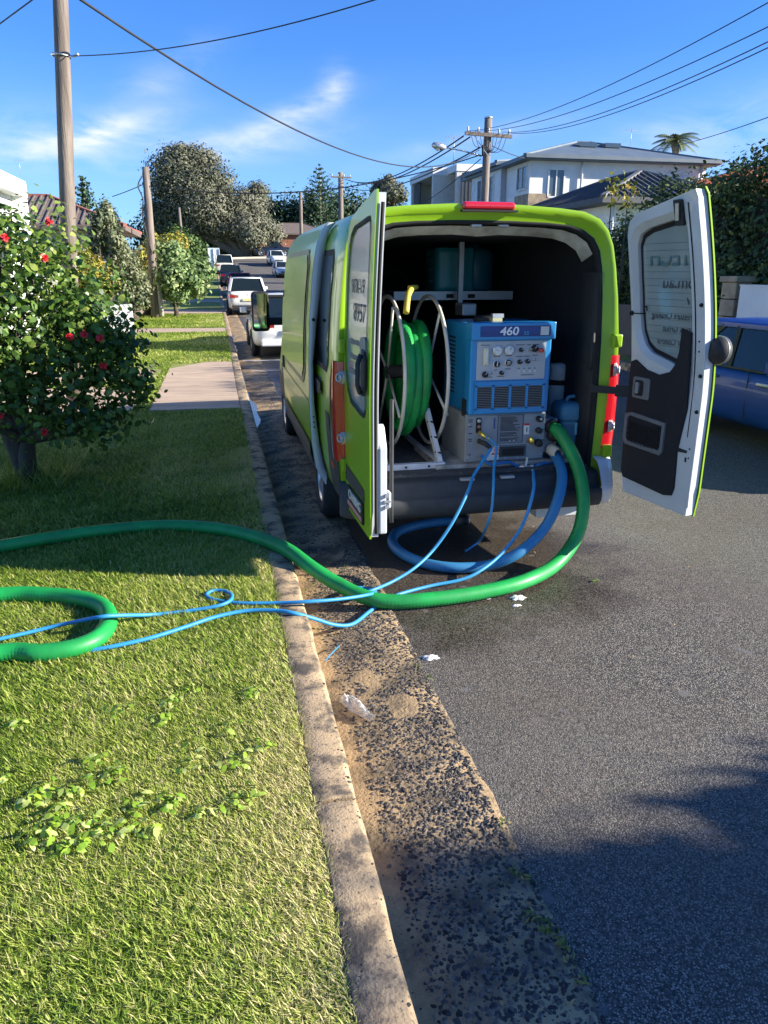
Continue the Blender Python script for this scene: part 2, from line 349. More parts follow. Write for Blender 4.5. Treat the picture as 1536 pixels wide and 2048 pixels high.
o = stones('kerb_pebbles', 700, .24, .37, .9, 5.0, .003, .009, m_stone, lambda x: x * 0 + .1475); tag(o, 'small dark pebbles showing in the worn kerb top', 'pebbles', kind='stuff')
# far side kerb and verge
mb = MB(); mb.loft([[(8.25, y, gz(y) - .1), (8.25, y, gz(y) + .13), (8.28, y, gz(y) + .15), (8.42, y, gz(y) + .15), (8.42, y, gz(y) - .1)] for y in (-6, 20, 38, 50, 60, 70, 80, 92)], False)
struct(mb.build('kerb', m_kerb))
m_lawn = mat('lawn_soil', (.13, .19, .025), (.24, .26, .06), 2.5, .95, bump=1, bscale=90, lo=.4, hi=.6, bdist=.02)
sheet('verge', 8.42, 16, [-6, 20] + [38 + 4 * i for i in range(14)], .145, m_lawn, 3)
sheet('lawn', -60, .225, [-8, 0, 5, 10, 20, 30] + [38 + 3 * i for i in range(24)], .135, m_lawn, 14)
# far kerb at the bend and ground behind
mb = MB(); P = [(.4, 104.8), (4, 106.2), (9, 107.3), (16, 107.8), (30, 107.8), (60, 107.8)]
for (a, b), (c, d) in zip(P, P[1:]): mb.bar((a, b, gz(b) + .06), (c, d, gz(d) + .06), .5, .3)
struct(mb.build('kerb', mat('pale_kerb', (.5, .46, .38), rough=.9)))
# driveways and slabs
m_slab = mat('driveway_concrete', (.50, .37, .26), (.32, .24, .18), 3.5, .85, bump=.5, bscale=120, lo=.35, hi=.7, stretch=(.5, 2.5, 1))
def slab(poly, z=.158, name='driveway', m=m_slab):
    mb = MB().prism(poly, lambda x, y: Vector((x, y, gz(y) + z - .05)), lambda x, y: Vector((x, y, gz(y) + z))); return struct(mb.build(name, m))
slab([(-1.0, 10.5), (.22, 10.45), (.22, 16.1), (.15, 16.3), (-.35, 16.2), (-1.0, 15.2)])
slab([(-9, 10.6), (-1.22, 10.6), (-1.22, 12.9), (-9, 12.9)]); slab([(-9, 13.5), (-1.22, 13.5), (-1.1, 15.1), (-9, 15.6)])
slab([(-9, 25.6), (.22, 24.6), (.22, 26.4), (-9, 27.3)]); slab([(-9, 36), (.22, 36.6), (.22, 39.5), (-9, 43)]); slab([(-6.5, 30), (-3.3, 30), (-4.6, 36), (-9, 36)])
slab([(-6, 48), (.22, 48), (.22, 51), (-6, 51)])
# line marking, water in the gutter
m_white = mat('road_paint', (.75, .74, .70), (.45, .44, .42), 20, .7)
for x0, x1, y, w in ((.5, 2.9, 17.6, .09), (.6, 2.2, 15.7, .05)): struct(MB().box(x0, x1, y, y + w, .004, .010).build('road_marking', m_white))
m_water = mat('gutter_water', (.03, .035, .04), rough=.06, spec=.8, bump=.25, bscale=14)
mb = MB(); secs = []
for i in range(110):
    y = 7.2 + i * .2; w = .02 + .05 * math.sin(y * 1.3) + .05 * math.sin(y * .55 + 1) + .02 * math.sin(y * 5)
    secs.append([(.385, y, gz(y) - .022), (.39 + max(.012, w), y, gz(y) - .022)])
struct(mb.loft(secs, True).build('water', m_water))
# ================================================================ GRASS
m_grass = leafmat('grass_blades', [(.09, .16, .02), (.20, .32, .03), (.38, .47, .07), (.56, .56, .17), (.74, .64, .34)], trans=.4, rough=.5)
def blades(name, label, dens, y0, y1, ln, wd, xr=.235, z=.138, tall=1.0, xl=None, keepf=None):
    xl = xl or (lambda y: -.95 - .31 * y); x_min = min(xl(y0), xl(y1)); n = int(dens * (xr - x_min) * (y1 - y0))
    x = rng.uniform(x_min, xr, n); y = rng.uniform(y0, y1, n); k = x > xl(y)
    if keepf is not None: k &= keepf(x, y)
    x = x[k]; y = y[k]; n = len(x)
    cl = fnoise(x, y, 9, 5) * .5 + .5; big = fnoise(x, y, 1.7, 8); L = ln * rng.uniform(.4, 1.4, n) * (.6 + .8 * cl); w = wd * rng.uniform(.6, 1.3, n)
    a = rng.uniform(0, 6.28, n); lean = rng.uniform(.25, 1.25, n); d = np.stack([np.cos(a), np.sin(a)], 1); s = np.stack([-np.sin(a), np.cos(a)], 1)
    zz = z + np.where(y > 38, .0008 * (y - 38) ** 2, 0)
    def P(t, side): # t along the blade
        r = L * np.sin(lean * t) / np.maximum(lean, .01) * 1.0; h = L * (np.cos(lean * .5 * t)) * t * (1.05 - .5 * lean / 1.25) * tall
        q = np.stack([x + d[:, 0] * r, y + d[:, 1] * r, zz + h], 1); q[:, :2] += s * (w * .5 * side)[:, None]; return q
    V = np.stack([P(0, -.8), P(0, .8), P(.55, -1), P(.55, 1), P(1, 0)], 1).reshape(-1, 3)
    F = np.array([[0, 1, 3], [0, 3, 2], [2, 3, 4]]); F = (F[None] + (np.arange(n) * 5)[:, None, None]).reshape(-1, 3)
    straw = np.exp(-((x - .2) / .16) ** 2) * .22 * (y < 8)
    t = np.clip(.48 + big * .22 + fnoise(x, y, 5, 31) * .12 + fnoise(x, y, 30, 9) * .10 + rng.normal(0, .24, n) + straw - .12 * (x < -.75), 0, 1)
    o = fastmesh(name, V, F, m_grass, tintv=np.repeat(t, 5)); return tag(o, label, 'grass', kind='stuff')
blades('grass', 'short dry and green grass blades in front along the kerb', 42000, .9, 3.0, .027, .0030)
blades('grass', 'mown green grass under the green hose', 22000, 3.0, 5.2, .034, .0040)
blades('grass', 'shaded green grass beside the parked van', 9000, 5.2, 10.4, .045, .006)
notslab = lambda x, y: ~((y > 10.4) & (y < 16.2) & ((x > -1.0) | ((x < -1.25) & ~((y > 12.9) & (y < 13.5))))) & ~((y > 24.7) & (y < 27))
blades('grass', 'sunlit mown lawn beyond the concrete driveway', 1500, 10.4, 36, .06, .016, xl=lambda y: -2.0 - .18 * y, keepf=notslab)
# broad-leaved weeds
def leafsoup(n, size, C, nrm, up=None, wid=.55, fold=.25):
    """ovate leaves: 6 verts, 4 tris each; C centres, nrm unit normals"""
    a = rng.normal(size=(n, 3)); u = np.cross(nrm, a); u /= np.linalg.norm(u, axis=1)[:, None] + 1e-9; v = np.cross(nrm, u)
    s = size * rng.uniform(.45, 1.5, n)[:, None]
    P = [C - u * s * .5, C - u * s * .1 + v * s * wid * .5 + nrm * s * fold * .3, C + u * s * .3 + v * s * wid * .4 + nrm * s * fold * .2, C + u * s * .55 - nrm * s * fold * .3,
         C + u * s * .3 - v * s * wid * .4 + nrm * s * fold * .2, C - u * s * .1 - v * s * wid * .5 + nrm * s * fold * .3]
    V = np.stack(P, 1).reshape(-1, 3); F = np.array([[0, 1, 5], [1, 2, 5], [2, 4, 5], [2, 3, 4]])[:, ::-1]
    return V, (F[None] + (np.arange(n) * 6)[:, None, None]).reshape(-1, 3)
def unit(a): return a / (np.linalg.norm(a, axis=1)[:, None] + 1e-9)
m_weed = leafmat('weed_leaf', [(.16, .32, .03), (.34, .50, .05), (.58, .64, .22)], trans=.35, rough=.4)
Vs, Fs, o_ = [], [], 0
wp = [(370, 1380), (345, 1400), (330, 1430), (235, 1415), (505, 1380), (455, 1450), (525, 1490), (375, 1490), (375, 1530), (470, 1520), (500, 1580), (470, 1600), (195, 1520), (160, 1570), (80, 1575), (60, 1600), (125, 1580), (215, 1560),
      (240, 1540), (180, 1630), (210, 1650), (215, 1670), (250, 1640), (330, 1610), (340, 1600), (400, 1625), (60, 1680), (125, 1690), (155, 1685), (10, 1550), (30, 1440), (150, 1640), (275, 1625), (300, 1655), (90, 1660), (265, 1600), (110, 1620)]
for px, py in wp:
    c = at(px, py, Z=.17); n = rng.integers(9, 20); a = rng.uniform(0, 6.28, n); r = rng.uniform(.005, .06, n)
    C = np.stack([c.x + np.cos(a) * r, c.y + np.sin(a) * r, np.full(n, .158) + rng.uniform(0, .018, n)], 1)
    V, F = leafsoup(n, .032, C, unit(np.stack([np.cos(a) * .35, np.sin(a) * .35, np.ones(n)], 1) + rng.normal(0, .25, (n, 3))), wid=.5); Vs.append(V); Fs.append(F + o_); o_ += len(V)
V = np.concatenate(Vs); tag(fastmesh('lawn_weeds', V, np.concatenate(Fs), m_weed, tintv=np.repeat(rng.random(len(V) // 6), 6)), 'bright yellow-green broad-leaved weeds scattered through the lawn', 'weeds', kind='stuff')
Vs, Fs, o_ = [], [], 0
for px, py in [(1030, 1752), (1060, 1770), (1085, 1850), (1095, 1870), (1110, 1880), (1125, 1900), (1145, 1930), (1160, 1970), (1055, 1840), (612, 1185), (618, 1200), (635, 1262), (622, 1175), (690, 1140), (835, 1340), (858, 1360), (1005, 1650)]:
    c = at(px, py, Z=.0); n = 9; a = rng.uniform(0, 6.28, n); r = rng.uniform(.0, .03, n); C = np.stack([c.x + np.cos(a) * r, c.y + np.sin(a) * r, rng.uniform(.006, .03, n)], 1)
    V, F = leafsoup(n, .022, C, unit(rng.normal(0, .5, (n, 3)) + [0, 0, 1]), wid=.35); Vs.append(V); Fs.append(F + o_); o_ += len(V)
V = np.concatenate(Vs); tag(fastmesh('gutter_weeds', V, np.concatenate(Fs), leafmat('dull_weed', [(.05, .10, .02), (.14, .20, .04), (.35, .30, .08)]), tintv=np.repeat(rng.random(len(V) // 6), 6)), 'small green weeds along the edge of the asphalt and in the gutter', 'weeds', kind='stuff')

# ================================================================ TREES
m_bark = mat('bark', (.11, .085, .065), (.05, .04, .03), 8, .9, bump=1, bscale=30, stretch=(1, 1, .3))
m_barkp = mat('pale_bark', (.30, .26, .20), (.16, .13, .10), 4, .9, bump=.8)
def crown(blobs, n, size, m, parent, name='crown', wid=.55, inner=.35, droop=0, fold=.25, jit=.10, nout=1.3):
    w = np.array([b[1][0] * b[1][1] + b[1][2] * b[1][1] for b in blobs]); w = w / w.sum(); cnt = (w * n).astype(int); Cs, Ns, T = [], [], []
    for (c, r), k in zip(blobs, cnt):
        if k < 1: continue
        d = unit(rng.normal(size=(k, 3))); rad = rng.random(k) ** inner
        lump = 1 + .22 * np.sin(d[:, 0] * 5 + c[0] * 3) * np.sin(d[:, 1] * 6 + c[1]) + .16 * np.sin(d[:, 2] * 9 + c[2] * 5 + d[:, 0] * 7)
        P = np.array(c) + d * np.array(r) * (rad * lump)[:, None] + rng.normal(0, jit, (k, 3)) * np.array(r).mean()
        Cs.append(P); Ns.append(unit(d * nout + rng.normal(0, .45, (k, 3)) + [0, 0, .35])); T.append(np.clip(rng.normal(.5, .2, k) + rng.normal(0, .13), 0, 1))
    C = np.concatenate(Cs); Nn = np.concatenate(Ns); V, F = leafsoup(len(C), size, C, Nn, wid=wid, fold=fold)
    return fastmesh(name, V, F, m, parent, np.repeat(np.concatenate(T), 6))
def trunk(base, tips, r, parent, m=m_bark, fork=.4, name='trunk', seg=9, wig=.06):
    mb = MB(); base = Vector(base); cx = sum((Vector(t) for t in tips), Vector()) / len(tips); f = base.lerp(Vector((cx.x, cx.y, base.z + (cx.z - base.z))), fork)
    mid = base.lerp(f, .5) + Vector((random.uniform(-1, 1), random.uniform(-1, 1), 0)) * r * .7
    mb.tube(spline([base + Vector((0, 0, -.1)), mid, f], 5), list(np.linspace(r * 1.25, r * .8, 11)), seg)
    for t in tips:
        t = Vector(t); d = (t - f).length; q = f.lerp(t, .5) + Vector([random.uniform(-1, 1) * d * wig * 2 for _ in range(3)]); pts = spline([f, q, t], 5)
        mb.tube(pts, list(np.linspace(r * .6, r * .12, len(pts))), 7)
    return mb.build(name, m, parent)
def blobtree(name, base, center, rad, nb, n, size, m, label, cat='tree', tr=.15, fork=.35, group=None, mbk=m_bark, sub=.5, wid=.55, seed=1, ext=()):
    t = thing(name, base, label, cat, group); r_ = np.random.default_rng(seed); bl = []
    for i in range(nb):
        d = r_.normal(size=3); d /= np.linalg.norm(d); k = r_.uniform(.35, .85); c = [center[j] + d[j] * rad[j] * k for j in range(3)]; bl.append((c, [rad[j] * sub * r_.uniform(.6, 1.05) for j in range(3)]))
    bl += list(ext); crown(bl, n, size, m, t, wid=wid)
    trunk(base, [b[0] for b in bl[::max(1, nb // 7)]], tr, t, mbk, fork); return t
# hibiscus tree beside the van
m_hib = leafmat('hibiscus_leaf', [(.02, .05, .014), (.045, .10, .02), (.10, .18, .03), (.20, .28, .05), (.36, .40, .10)], trans=.28, rough=.38)
hb = at(65, 965, Z=.14); hib = thing('hibiscus_tree', (hb.x, hb.y, .14), 'leafy tree with red flowers and a short dark leaning trunk on the lawn', 'tree')
bl = [((-2.05, 6.9, 1.95), (.55, .6, .42)), ((-1.35, 6.6, 2.05), (.42, .5, .36)), ((-1.75, 6.3, 1.55), (.6, .55, .5)), ((-1.05, 6.6, 1.62), (.38, .5, .42)), ((-.92, 6.7, 1.15), (.36, .45, .30)), ((-1.5, 6.4, 1.1), (.5, .5, .42)), ((-2.3, 6.5, 1.4), (.5, .6, .5)),
      ((-.80, 6.7, 1.38), (.22, .35, .22)), ((-.72, 6.7, 1.02), (.20, .3, .17)), ((-1.05, 6.5, .78), (.34, .4, .2)), ((-1.95, 7.3, 1.5), (.8, .6, .8)), ((-2.7, 6.9, 1.8), (.6, .6, .7)), ((-1.2, 7.1, 1.5), (.45, .45, .55)), ((-1.62, 6.7, 2.28), (.3, .3, .2)), ((-2.3, 6.6, 2.45), (.4, .4, .25)), ((-2.75, 6.6, 1.3), (.4, .5, .3)), ((-1.35, 6.6, .80), (.22, .3, .16))]
crown(bl, 15500, .054, m_hib, hib, wid=.68, inner=.55, jit=.16, nout=.7)
trunk((hb.x, hb.y, .14), [b[0] for b in bl], .075, hib, m_bark, .30, wig=.1)
mb = MB(); mb.tube(spline([(hb.x, hb.y, .1), (hb.x - .10, hb.y, .45), (hb.x - .2, hb.y - .05, .85)], 6), [.13, .125, .12, .115, .11, .105, .10, .10, .10, .095, .09, .09, .09], 12); mb.v = [((x - hb.x) * .8 + hb.x, y, z) for x, y, z in mb.v]; mb.build('trunk', m_bark, hib)
m_red = mat('red_petal', (.75, .03, .035), (.5, .015, .02), 30, .5)
for px, py, Y in ((98, 443, 6.0), (140, 673, 5.85), (200, 676, 5.85), (88, 516, 5.9), (10, 476, 5.9), (207, 732, 5.9), (88, 864, 5.95), (2, 830, 5.9), (168, 668, 5.9)):
    c = at(px, py, Y=Y); mb = MB()
    fr2 = random.Random(px)
    for k in range(16):
        d = Vector((fr2.gauss(0, 1), fr2.gauss(-.4, .8), fr2.gauss(0, 1))).normalized(); q = d.orthogonal().normalized()
        mb.add([c, c + d * .016 + q * .012, c + d * .030 + q * .008, c + d * .030 - q * .008, c + d * .016 - q * .012], [(0, 1, 2, 3, 4)])
    mb.tube([c, c + Vector((0, -.045, .006))], .004, 6); mb.build('flower', m_red, hib)
# long grass at the foot of the trunk
blades('grass', 'long grass tuft round the foot of the dark leaning trunk', 2500, hb.y - .35, hb.y + .2, .20, .006, xr=hb.x + .3, xl=lambda y: hb.x - .35 + 0 * y, tall=1.2)
# round shrub tree by the second pole
m_shr = leafmat('shrub_leaf', [(.05, .10, .03), (.12, .20, .06), (.24, .33, .12), (.42, .46, .22)], trans=.2)
blobtree('shrub_tree', (-1.75, 33.8, .15), (-1.5, 33.8, 1.85), (1.55, 1.5, 1.3), 22, 9000, .17, m_shr, 'rounded pale green shrub tree in front of the second pole', tr=.10, fork=.18, seed=4, sub=.42)
# left hand greenery, further and further away
m_gold = leafmat('golden_leaf', [(.08, .11, .015), (.20, .22, .03), (.36, .32, .05), (.42, .26, .05)], trans=.2)
m_olive = leafmat('olive_leaf', [(.05, .07, .035), (.12, .15, .07), (.22, .24, .13), (.32, .30, .18)], trans=.15)
m_dkgr = leafmat('dark_leaf', [(.008, .02, .008), (.025, .05, .018), (.05, .09, .03), (.09, .14, .04)], trans=.15)
m_midgr = leafmat('mid_leaf', [(.03, .06, .015), (.07, .13, .03), (.14, .22, .05)], trans=.2)
m_grey = leafmat('grey_leaf', [(.045, .06, .035), (.10, .11, .065), (.16, .16, .105), (.23, .21, .155)], trans=.12)
blobtree('golden_shrub', (-4.35, 28, .15), (-4.35, 28, 1.9), (.95, .9, 1.15), 14, 5000, .11, m_gold, 'golden green rounded shrub behind the tree with red flowers', 'shrub', seed=3, sub=.5)
blobtree('olive_tree', (-3.9, 30.3, .15), (-3.75, 30.3, 3.35), (.85, .8, 1.5), 20, 8000, .12, m_olive, 'tall loose grey-green tree behind the golden shrub', tr=.09, seed=6, sub=.36)
blobtree('garden_shrub', (-3.2, 31.8, .15), (-3.25, 31.8, 1.75), (.75, .7, 1.3), 14, 6000, .11, m_olive, 'dense olive green bush left of the grey pole', 'shrub', seed=19, sub=.5)
blobtree('garden_shrub', (-5.4, 45, .15), (-5.3, 45, 2.6), (1.2, 1.2, 1.7), 16, 6000, .13, m_olive, 'dense olive green bush above the pale timber fence', 'shrub', seed=9, sub=.5)
blobtree('garden_shrub', (-3.6, 52, .4), (-3.2, 52, 3.0), (1.7, 1.5, 1.9), 14, 5000, .17, m_gold, 'yellow-green bush left of the second pole', 'shrub', seed=12, sub=.5)
blobtree('garden_shrub', (-1.6, 60, .5), (-1.6, 60, 3.2), (2.0, 1.5, 2.0), 14, 4000, .2, m_midgr, 'green bush behind the round shrub tree', 'shrub', seed=13, sub=.5)
blobtree('garden_shrub', (-3.1, 35, .15), (-2.75, 35, 1.35), (.55, .6, .8), 8, 2200, .12, m_dkgr, 'dark bush right behind the second pole', 'shrub', seed=14, sub=.5)
# very large old tree and the far wood
tt = thing('broad_tree', (2.5, 112, gz(112)), 'huge old grey-green tree spreading over the end of the street', 'tree')
bl = []
for px, py, rx, rz, Y in [(350, 330, 4.2, 2.6, 112), (400, 320, 3.5, 2.2, 113), (330, 370, 3.4, 3, 111), (380, 370, 4.6, 3.2, 110), (430, 365, 3.6, 3, 112), (350, 415, 4.4, 3.2, 111), (410, 415, 4.6, 3.2, 108), (460, 410, 4.2, 2.8, 110), (500, 410, 3.4, 2.8, 111), (330, 455, 3.4, 2.4, 113), (440, 450, 4.4, 2.2, 109),
                       (495, 450, 3.4, 2.3, 108), (525, 455, 2.6, 2.0, 109), (390, 455, 4.2, 2.2, 111), (545, 470, 2.0, 1.6, 110), (505, 475, 2.6, 1.4, 107), (315, 430, 2.4, 2.6, 114), (360, 305, 2.6, 1.2, 113), (515, 385, 2.0, 1.6, 112)]:
    bl.append((tuple(at(px, py, Y=Y)), (rx, 3.2, rz)))
crown([(c, (r[0] * .82, r[1] * .8, r[2] * .82)) for c, r in bl], 70000, .30, m_grey, tt, jit=.13, inner=.45)
b0 = Vector((4.4, 111, gz(111) - .3))
mb = MB()
for px, py in ((390, 430), (430, 400), (350, 400), (480, 430), (510, 440), (460, 390), (330, 430)):
    e = at(px, py, Y=110); q = b0.lerp(e, .45) + Vector((random.uniform(-1, 1), 0, random.uniform(-.5, 1))); pts = spline([b0, q, e], 6); mb.tube(pts, list(np.linspace(.75, .12, len(pts))), 8)
mb.build('trunk', m_barkp, tt)
hw = [(300, 470, 3, 3, 118), (345, 495, 4, 3, 116), (560, 440, 3.5, 3.2, 124), (590, 435, 3.5, 3.5, 126), (620, 425, 3.5, 3.2, 124), (655, 420, 4, 3.5, 126), (690, 425, 4, 3.5, 125), (575, 475, 4, 3, 122), (610, 470, 4, 4, 123), (650, 470, 5, 4, 124), (725, 430, 4, 4, 126), (560, 500, 4, 2.5, 121), (600, 505, 4, 3, 121), (540, 420, 2.5, 2, 128), (450, 480, 5, 3, 118), (415, 490, 5, 3, 119), (480, 500, 4, 2, 119)]
crownobj = crown([(tuple(at(a, b, Y=e)), (c, 3, d)) for a, b, c, d, e in hw], 20000, .5, m_dkgr, None, name='distant_trees', jit=.15); tag(crownobj, 'mass of dark green trees at the far end of the street', 'trees', kind='stuff')
blobtree('grey_tree', (15.7, 70, 1), (15.8, 70, 8.6), (2.1, 2, 1.6), 12, 5000, .24, m_grey, 'grey-green rounded tree behind the van roof left of the modern flats', tr=.25, seed=21, sub=.5)
# norfolk pines
m_pine = leafmat('pine_leaf', [(.02, .05, .03), (.05, .10, .05), (.10, .16, .08)], trans=.05)
def norfolk(base, H, Rm, label, tiers=17, seed=2):
    t = thing('norfolk_pine', base, label, 'tree', None); b = Vector(base); rr = random.Random(seed); mb = MB(); mb.tube([b, b + Vector((0, 0, H))], [.35, .04], 8); mb.build('trunk', m_barkp, t); C = []
    for i in range(tiers):
        f = i / (tiers - 1); z = b.z + H * (.22 + .76 * f); L = Rm * (1 - f) ** .75 + .25
        for k in range(7):
            a = k * .9 + i * 1.3 + rr.uniform(-.2, .2); ll = L * rr.uniform(.75, 1.1)
            for s in range(int(ll / .12)):
                q = s / max(1, ll / .12); r = ll * q; zz = z + q * q * ll * .35
                for w in range(3): C.append((b.x + math.cos(a) * r + rr.gauss(0, .1), b.y + math.sin(a) * r + rr.gauss(0, .1), zz + rr.uniform(0, .22)))
    C = np.array(C); V, F = leafsoup(len(C), .26, C, unit(rng.normal(0, 1, (len(C), 3)) + [0, 0, .5]), wid=.4); fastmesh('crown', V, F, m_pine, t, np.repeat(rng.random(len(C)), 6)); return t
norfolk((16.4, 121, gz(121)), 13.0, 4.6, 'tall pine with tiered branches behind the van roof at left')
norfolk((-8.7, 60, gz(60)), 7.9, 1.9, 'small tiered pine beyond the tiled roof on the left', seed=5)

# palm
pb = at(1350, 312, Y=60); pm = thing('palm_tree', (pb.x, 60, pb.z - 6), 'palm tree with drooping fronds above the big house roof', 'tree'); mb = MB(); ct = at(1350, 283, Y=60)
mb.tube([(pb.x, 60, pb.z - 6), (pb.x + .1, 60, pb.z), ct], [.28, .26, .34], 10); mb.build('trunk', m_barkp, pm); Vs = []; Fs = []; o_ = 0
for k in range(19):
    a = k * .66 + .2; el = R(60 - 62 * ((k * 7) % 19) / 18); L = 2.1 + .35 * math.sin(k * 3); pts = []
    for i in range(9):
        q = i / 8; pts.append(ct + Vector((math.cos(a) * L * q * math.cos(el * (1 - q * .3)), math.sin(a) * L * q * math.cos(el * (1 - q * .3)), L * (q * math.sin(el) - .55 * q * q))))
    mf = MB().tube(pts, list(np.linspace(.03, .008, 9)), 4)
    for i in range(1, 9):
        for j in range(4):
            p = pts[i - 1].lerp(pts[i], j / 4); tdir = (pts[i] - pts[i - 1]).normalized(); sd_ = tdir.cross(Vector((0, 0, 1))).normalized(); ll = .62 * math.sin(math.pi * min(.95, (i + j / 4) / 9.5)) + .1
            for sg in (-1, 1): e = p + sd_ * sg * ll * .75 + tdir * ll * .45 - Vector((0, 0, ll * .35)); mf.add([p, p + tdir * .07, e], [(0, 1, 2)])
    mf.build('frond', m_pf if 'm_pf' in globals() else globals().setdefault('m_pf', mat('palm_frond', (.10, .15, .06), (.20, .22, .10), 3, .5)), pm)
# right-hand hedge and bushes
hd = []; r_ = np.random.default_rng(5)
for i in range(90):
    y = 9 + r_.random() * 10.5; x = 9.7 + r_.random() * 1.6; zt = np.interp(y, [9, 12.3, 15.5, 17.2, 19.6], [4.3, 4.2, 4.0, 3.5, 2.6]); z = .6 + r_.random() * (zt - .9); hd.append(((x, y, z), (.75, .8, .62)))
for y, z in ((9.5, 4.2), (10.5, 4.05), (11.5, 4.25), (12.4, 4.0), (13.4, 4.15), (14.4, 3.85), (15.3, 3.8), (16.2, 3.6), (17, 3.3), (18, 2.9)): hd.append(((10.3, y, z - .35), (.7, .6, .5)))
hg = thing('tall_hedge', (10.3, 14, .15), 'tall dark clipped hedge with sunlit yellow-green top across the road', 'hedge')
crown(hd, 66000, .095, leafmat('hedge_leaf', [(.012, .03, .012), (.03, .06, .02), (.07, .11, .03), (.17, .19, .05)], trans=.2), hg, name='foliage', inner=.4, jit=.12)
MB().box(10.2, 10.9, 9.2, 16.6, .1, 3.3).build('shade_core', mat('hedge_shade', (.02, .02, .012), rough=1), hg)  # solid dark block added behind the leaves, standing in for the hedge's shaded inside
blobtree('corner_bush', (9.6, 20.2, .15), (9.2, 20.2, 1.7), (.75, .9, 1.2), 10, 5000, .09, m_gold, 'sunlit yellow-green bush glimpsed between the van and its open right door', 'shrub', seed=31, sub=.5)
blobtree('wall_plant', (8.75, 11.5, .15), (8.75, 11.5, 1.0), (.2, .3, .2), 6, 500, .08, m_olive, 'small leafy plant against the white wall', 'plant', tr=.02, seed=33, sub=.5)
blobtree('roadside_tree', (9.95, -1.4, .1), (9.95, -1.45, 3.2), (1.0, 1.0, .75), 18, 15000, .11, m_midgr, 'leafy street tree standing behind the viewer to the right', tr=.12, seed=41, sub=.48, ext=[((9.9, -.65, 3.12), (.35, .32, .22)), ((9.9, -.3, 2.9), (.3, .25, .2))])
# young plants behind the van roof
for i, (px, py) in enumerate(((1225, 378), (1256, 395))):
    c = at(px, py, Y=14.5); t = thing('young_tree', (c.x, 14.5, .15), ('thin sprig of bright leaves left of the dark tiled roof edge', 'thin leafy sprig right beside the open right door')[i], 'plant'); C = np.array(c) + rng.normal(0, 1, (60, 3)) * [.10, .1, .17]
    V, F = leafsoup(60, .10, C, unit(rng.normal(size=(60, 3)))); fastmesh('crown', V, F, m_gold, t, np.repeat(rng.random(60), 6)); MB().tube([(c.x, 14.5, .1), (c.x, 14.5, c.z + .1)], [.03, .008], 6).build('trunk', m_bark, t)
# ================================================================ BUILDINGS
m_wallw = mat('white_render', (.74, .74, .72), (.66, .66, .65), 2, .8)
m_wallg = mat('grey_render', (.42, .43, .45), rough=.85)
m_cream = mat('cream_render', (.66, .62, .54), rough=.85)
m_trimd = mat('dark_trim', (.05, .06, .07), rough=.4)
m_glass = mat('window_glass', (.06, .08, .10), rough=.08, spec=.8)
m_tileg = mat('dark_tiles', (.055, .06, .068), (.09, .09, .10), 3, .6)
m_roofb = mat('blue_metal_roof', (.10, .135, .165), (.13, .16, .19), 1.5, .45)
m_tileb = mat('brown_tiles', (.11, .085, .075), (.16, .125, .11), 4, .8)
m_tiler = mat('red_tiles', (.50, .12, .07), (.36, .08, .05), 4, .8)
m_brick = mat('red_brick', (.32, .13, .08), (.22, .10, .07), 9, .9)
m_stonew = mat('sandstone', (.42, .33, .22), (.22, .17, .12), 3, .9, bump=.8, bscale=9)
m_metal = mat('grey_metal', (.45, .46, .47), rough=.4, metal=.6)
def hiproof(x0, x1, y0, y1, z, h, m, parent, over=.5, ridge=None, name='roof', ribs=None, mr=None):
    x0 -= over; x1 += over; y0 -= over; y1 += over; w = min(x1 - x0, y1 - y0) / 2
    if x1 - x0 > y1 - y0: r = [(x0 + w, (y0 + y1) / 2), (x1 - w, (y0 + y1) / 2)]
    else: r = [((x0 + x1) / 2, y0 + w), ((x0 + x1) / 2, y1 - w)]
    mb = MB(); c = [(x0, y0, z), (x1, y0, z), (x1, y1, z), (x0, y1, z)]; t = [(r[0][0], r[0][1], z + h), (r[1][0], r[1][1], z + h)]
    f = [(0, 1, 5, 4), (1, 2, 5), (2, 3, 4, 5), (3, 0, 4)] if x1 - x0 > y1 - y0 else [(0, 1, 4), (1, 2, 5, 4), (2, 3, 5), (3, 0, 4, 5)]
    mb.add(c + t, f); mb.add([(p[0], p[1], z - .18) for p in c] + c, [(0, 1, 5, 4), (1, 2, 6, 5), (2, 3, 7, 6), (3, 0, 4, 7), (3, 2, 1, 0)])
    ro = mb.build(name, m, parent)
    if ribs:
        mt = MB(); a, b = Vector(c[0]), Vector(c[1]); n = int((x1 - x0) / ribs); T0, T1 = Vector(t[0]), Vector(t[1])
        for i in range(1, n):
            x = x0 + (x1 - x0) * i / n; k = min(1, (x - x0) / w, (x1 - x) / w) if w > 0 else 1; e = Vector((x, y0 + w * k, z + h * k)); mt.bar((x, y0, z + .03), e + Vector((0, 0, .03)), .05, .05)
            y = None
        nn = int((y1 - y0) / ribs)
        for i in range(1, nn):
            y = y0 + (y1 - y0) * i / nn; k = min(1, (y - y0) / w, (y1 - y) / w); mt.bar((x0, y, z + .03), (x0 + w * k, y, z + h * k + .03), .05, .05)
        mt.build('tile_ridges', m, ro)
    mc = MB(); es = [(c[0], t[0]), (t[0], t[1])] + ([(c[3], t[0]), (c[1], t[1]), (c[2], t[1])] if x1 - x0 > y1 - y0 else [(c[1], t[0]), (c[2], t[1]), (c[3], t[1])])
    for p, q in es: mc.bar(p, q, .16, .12)
    mc.build('ridge_capping', mr or m, ro); return ro
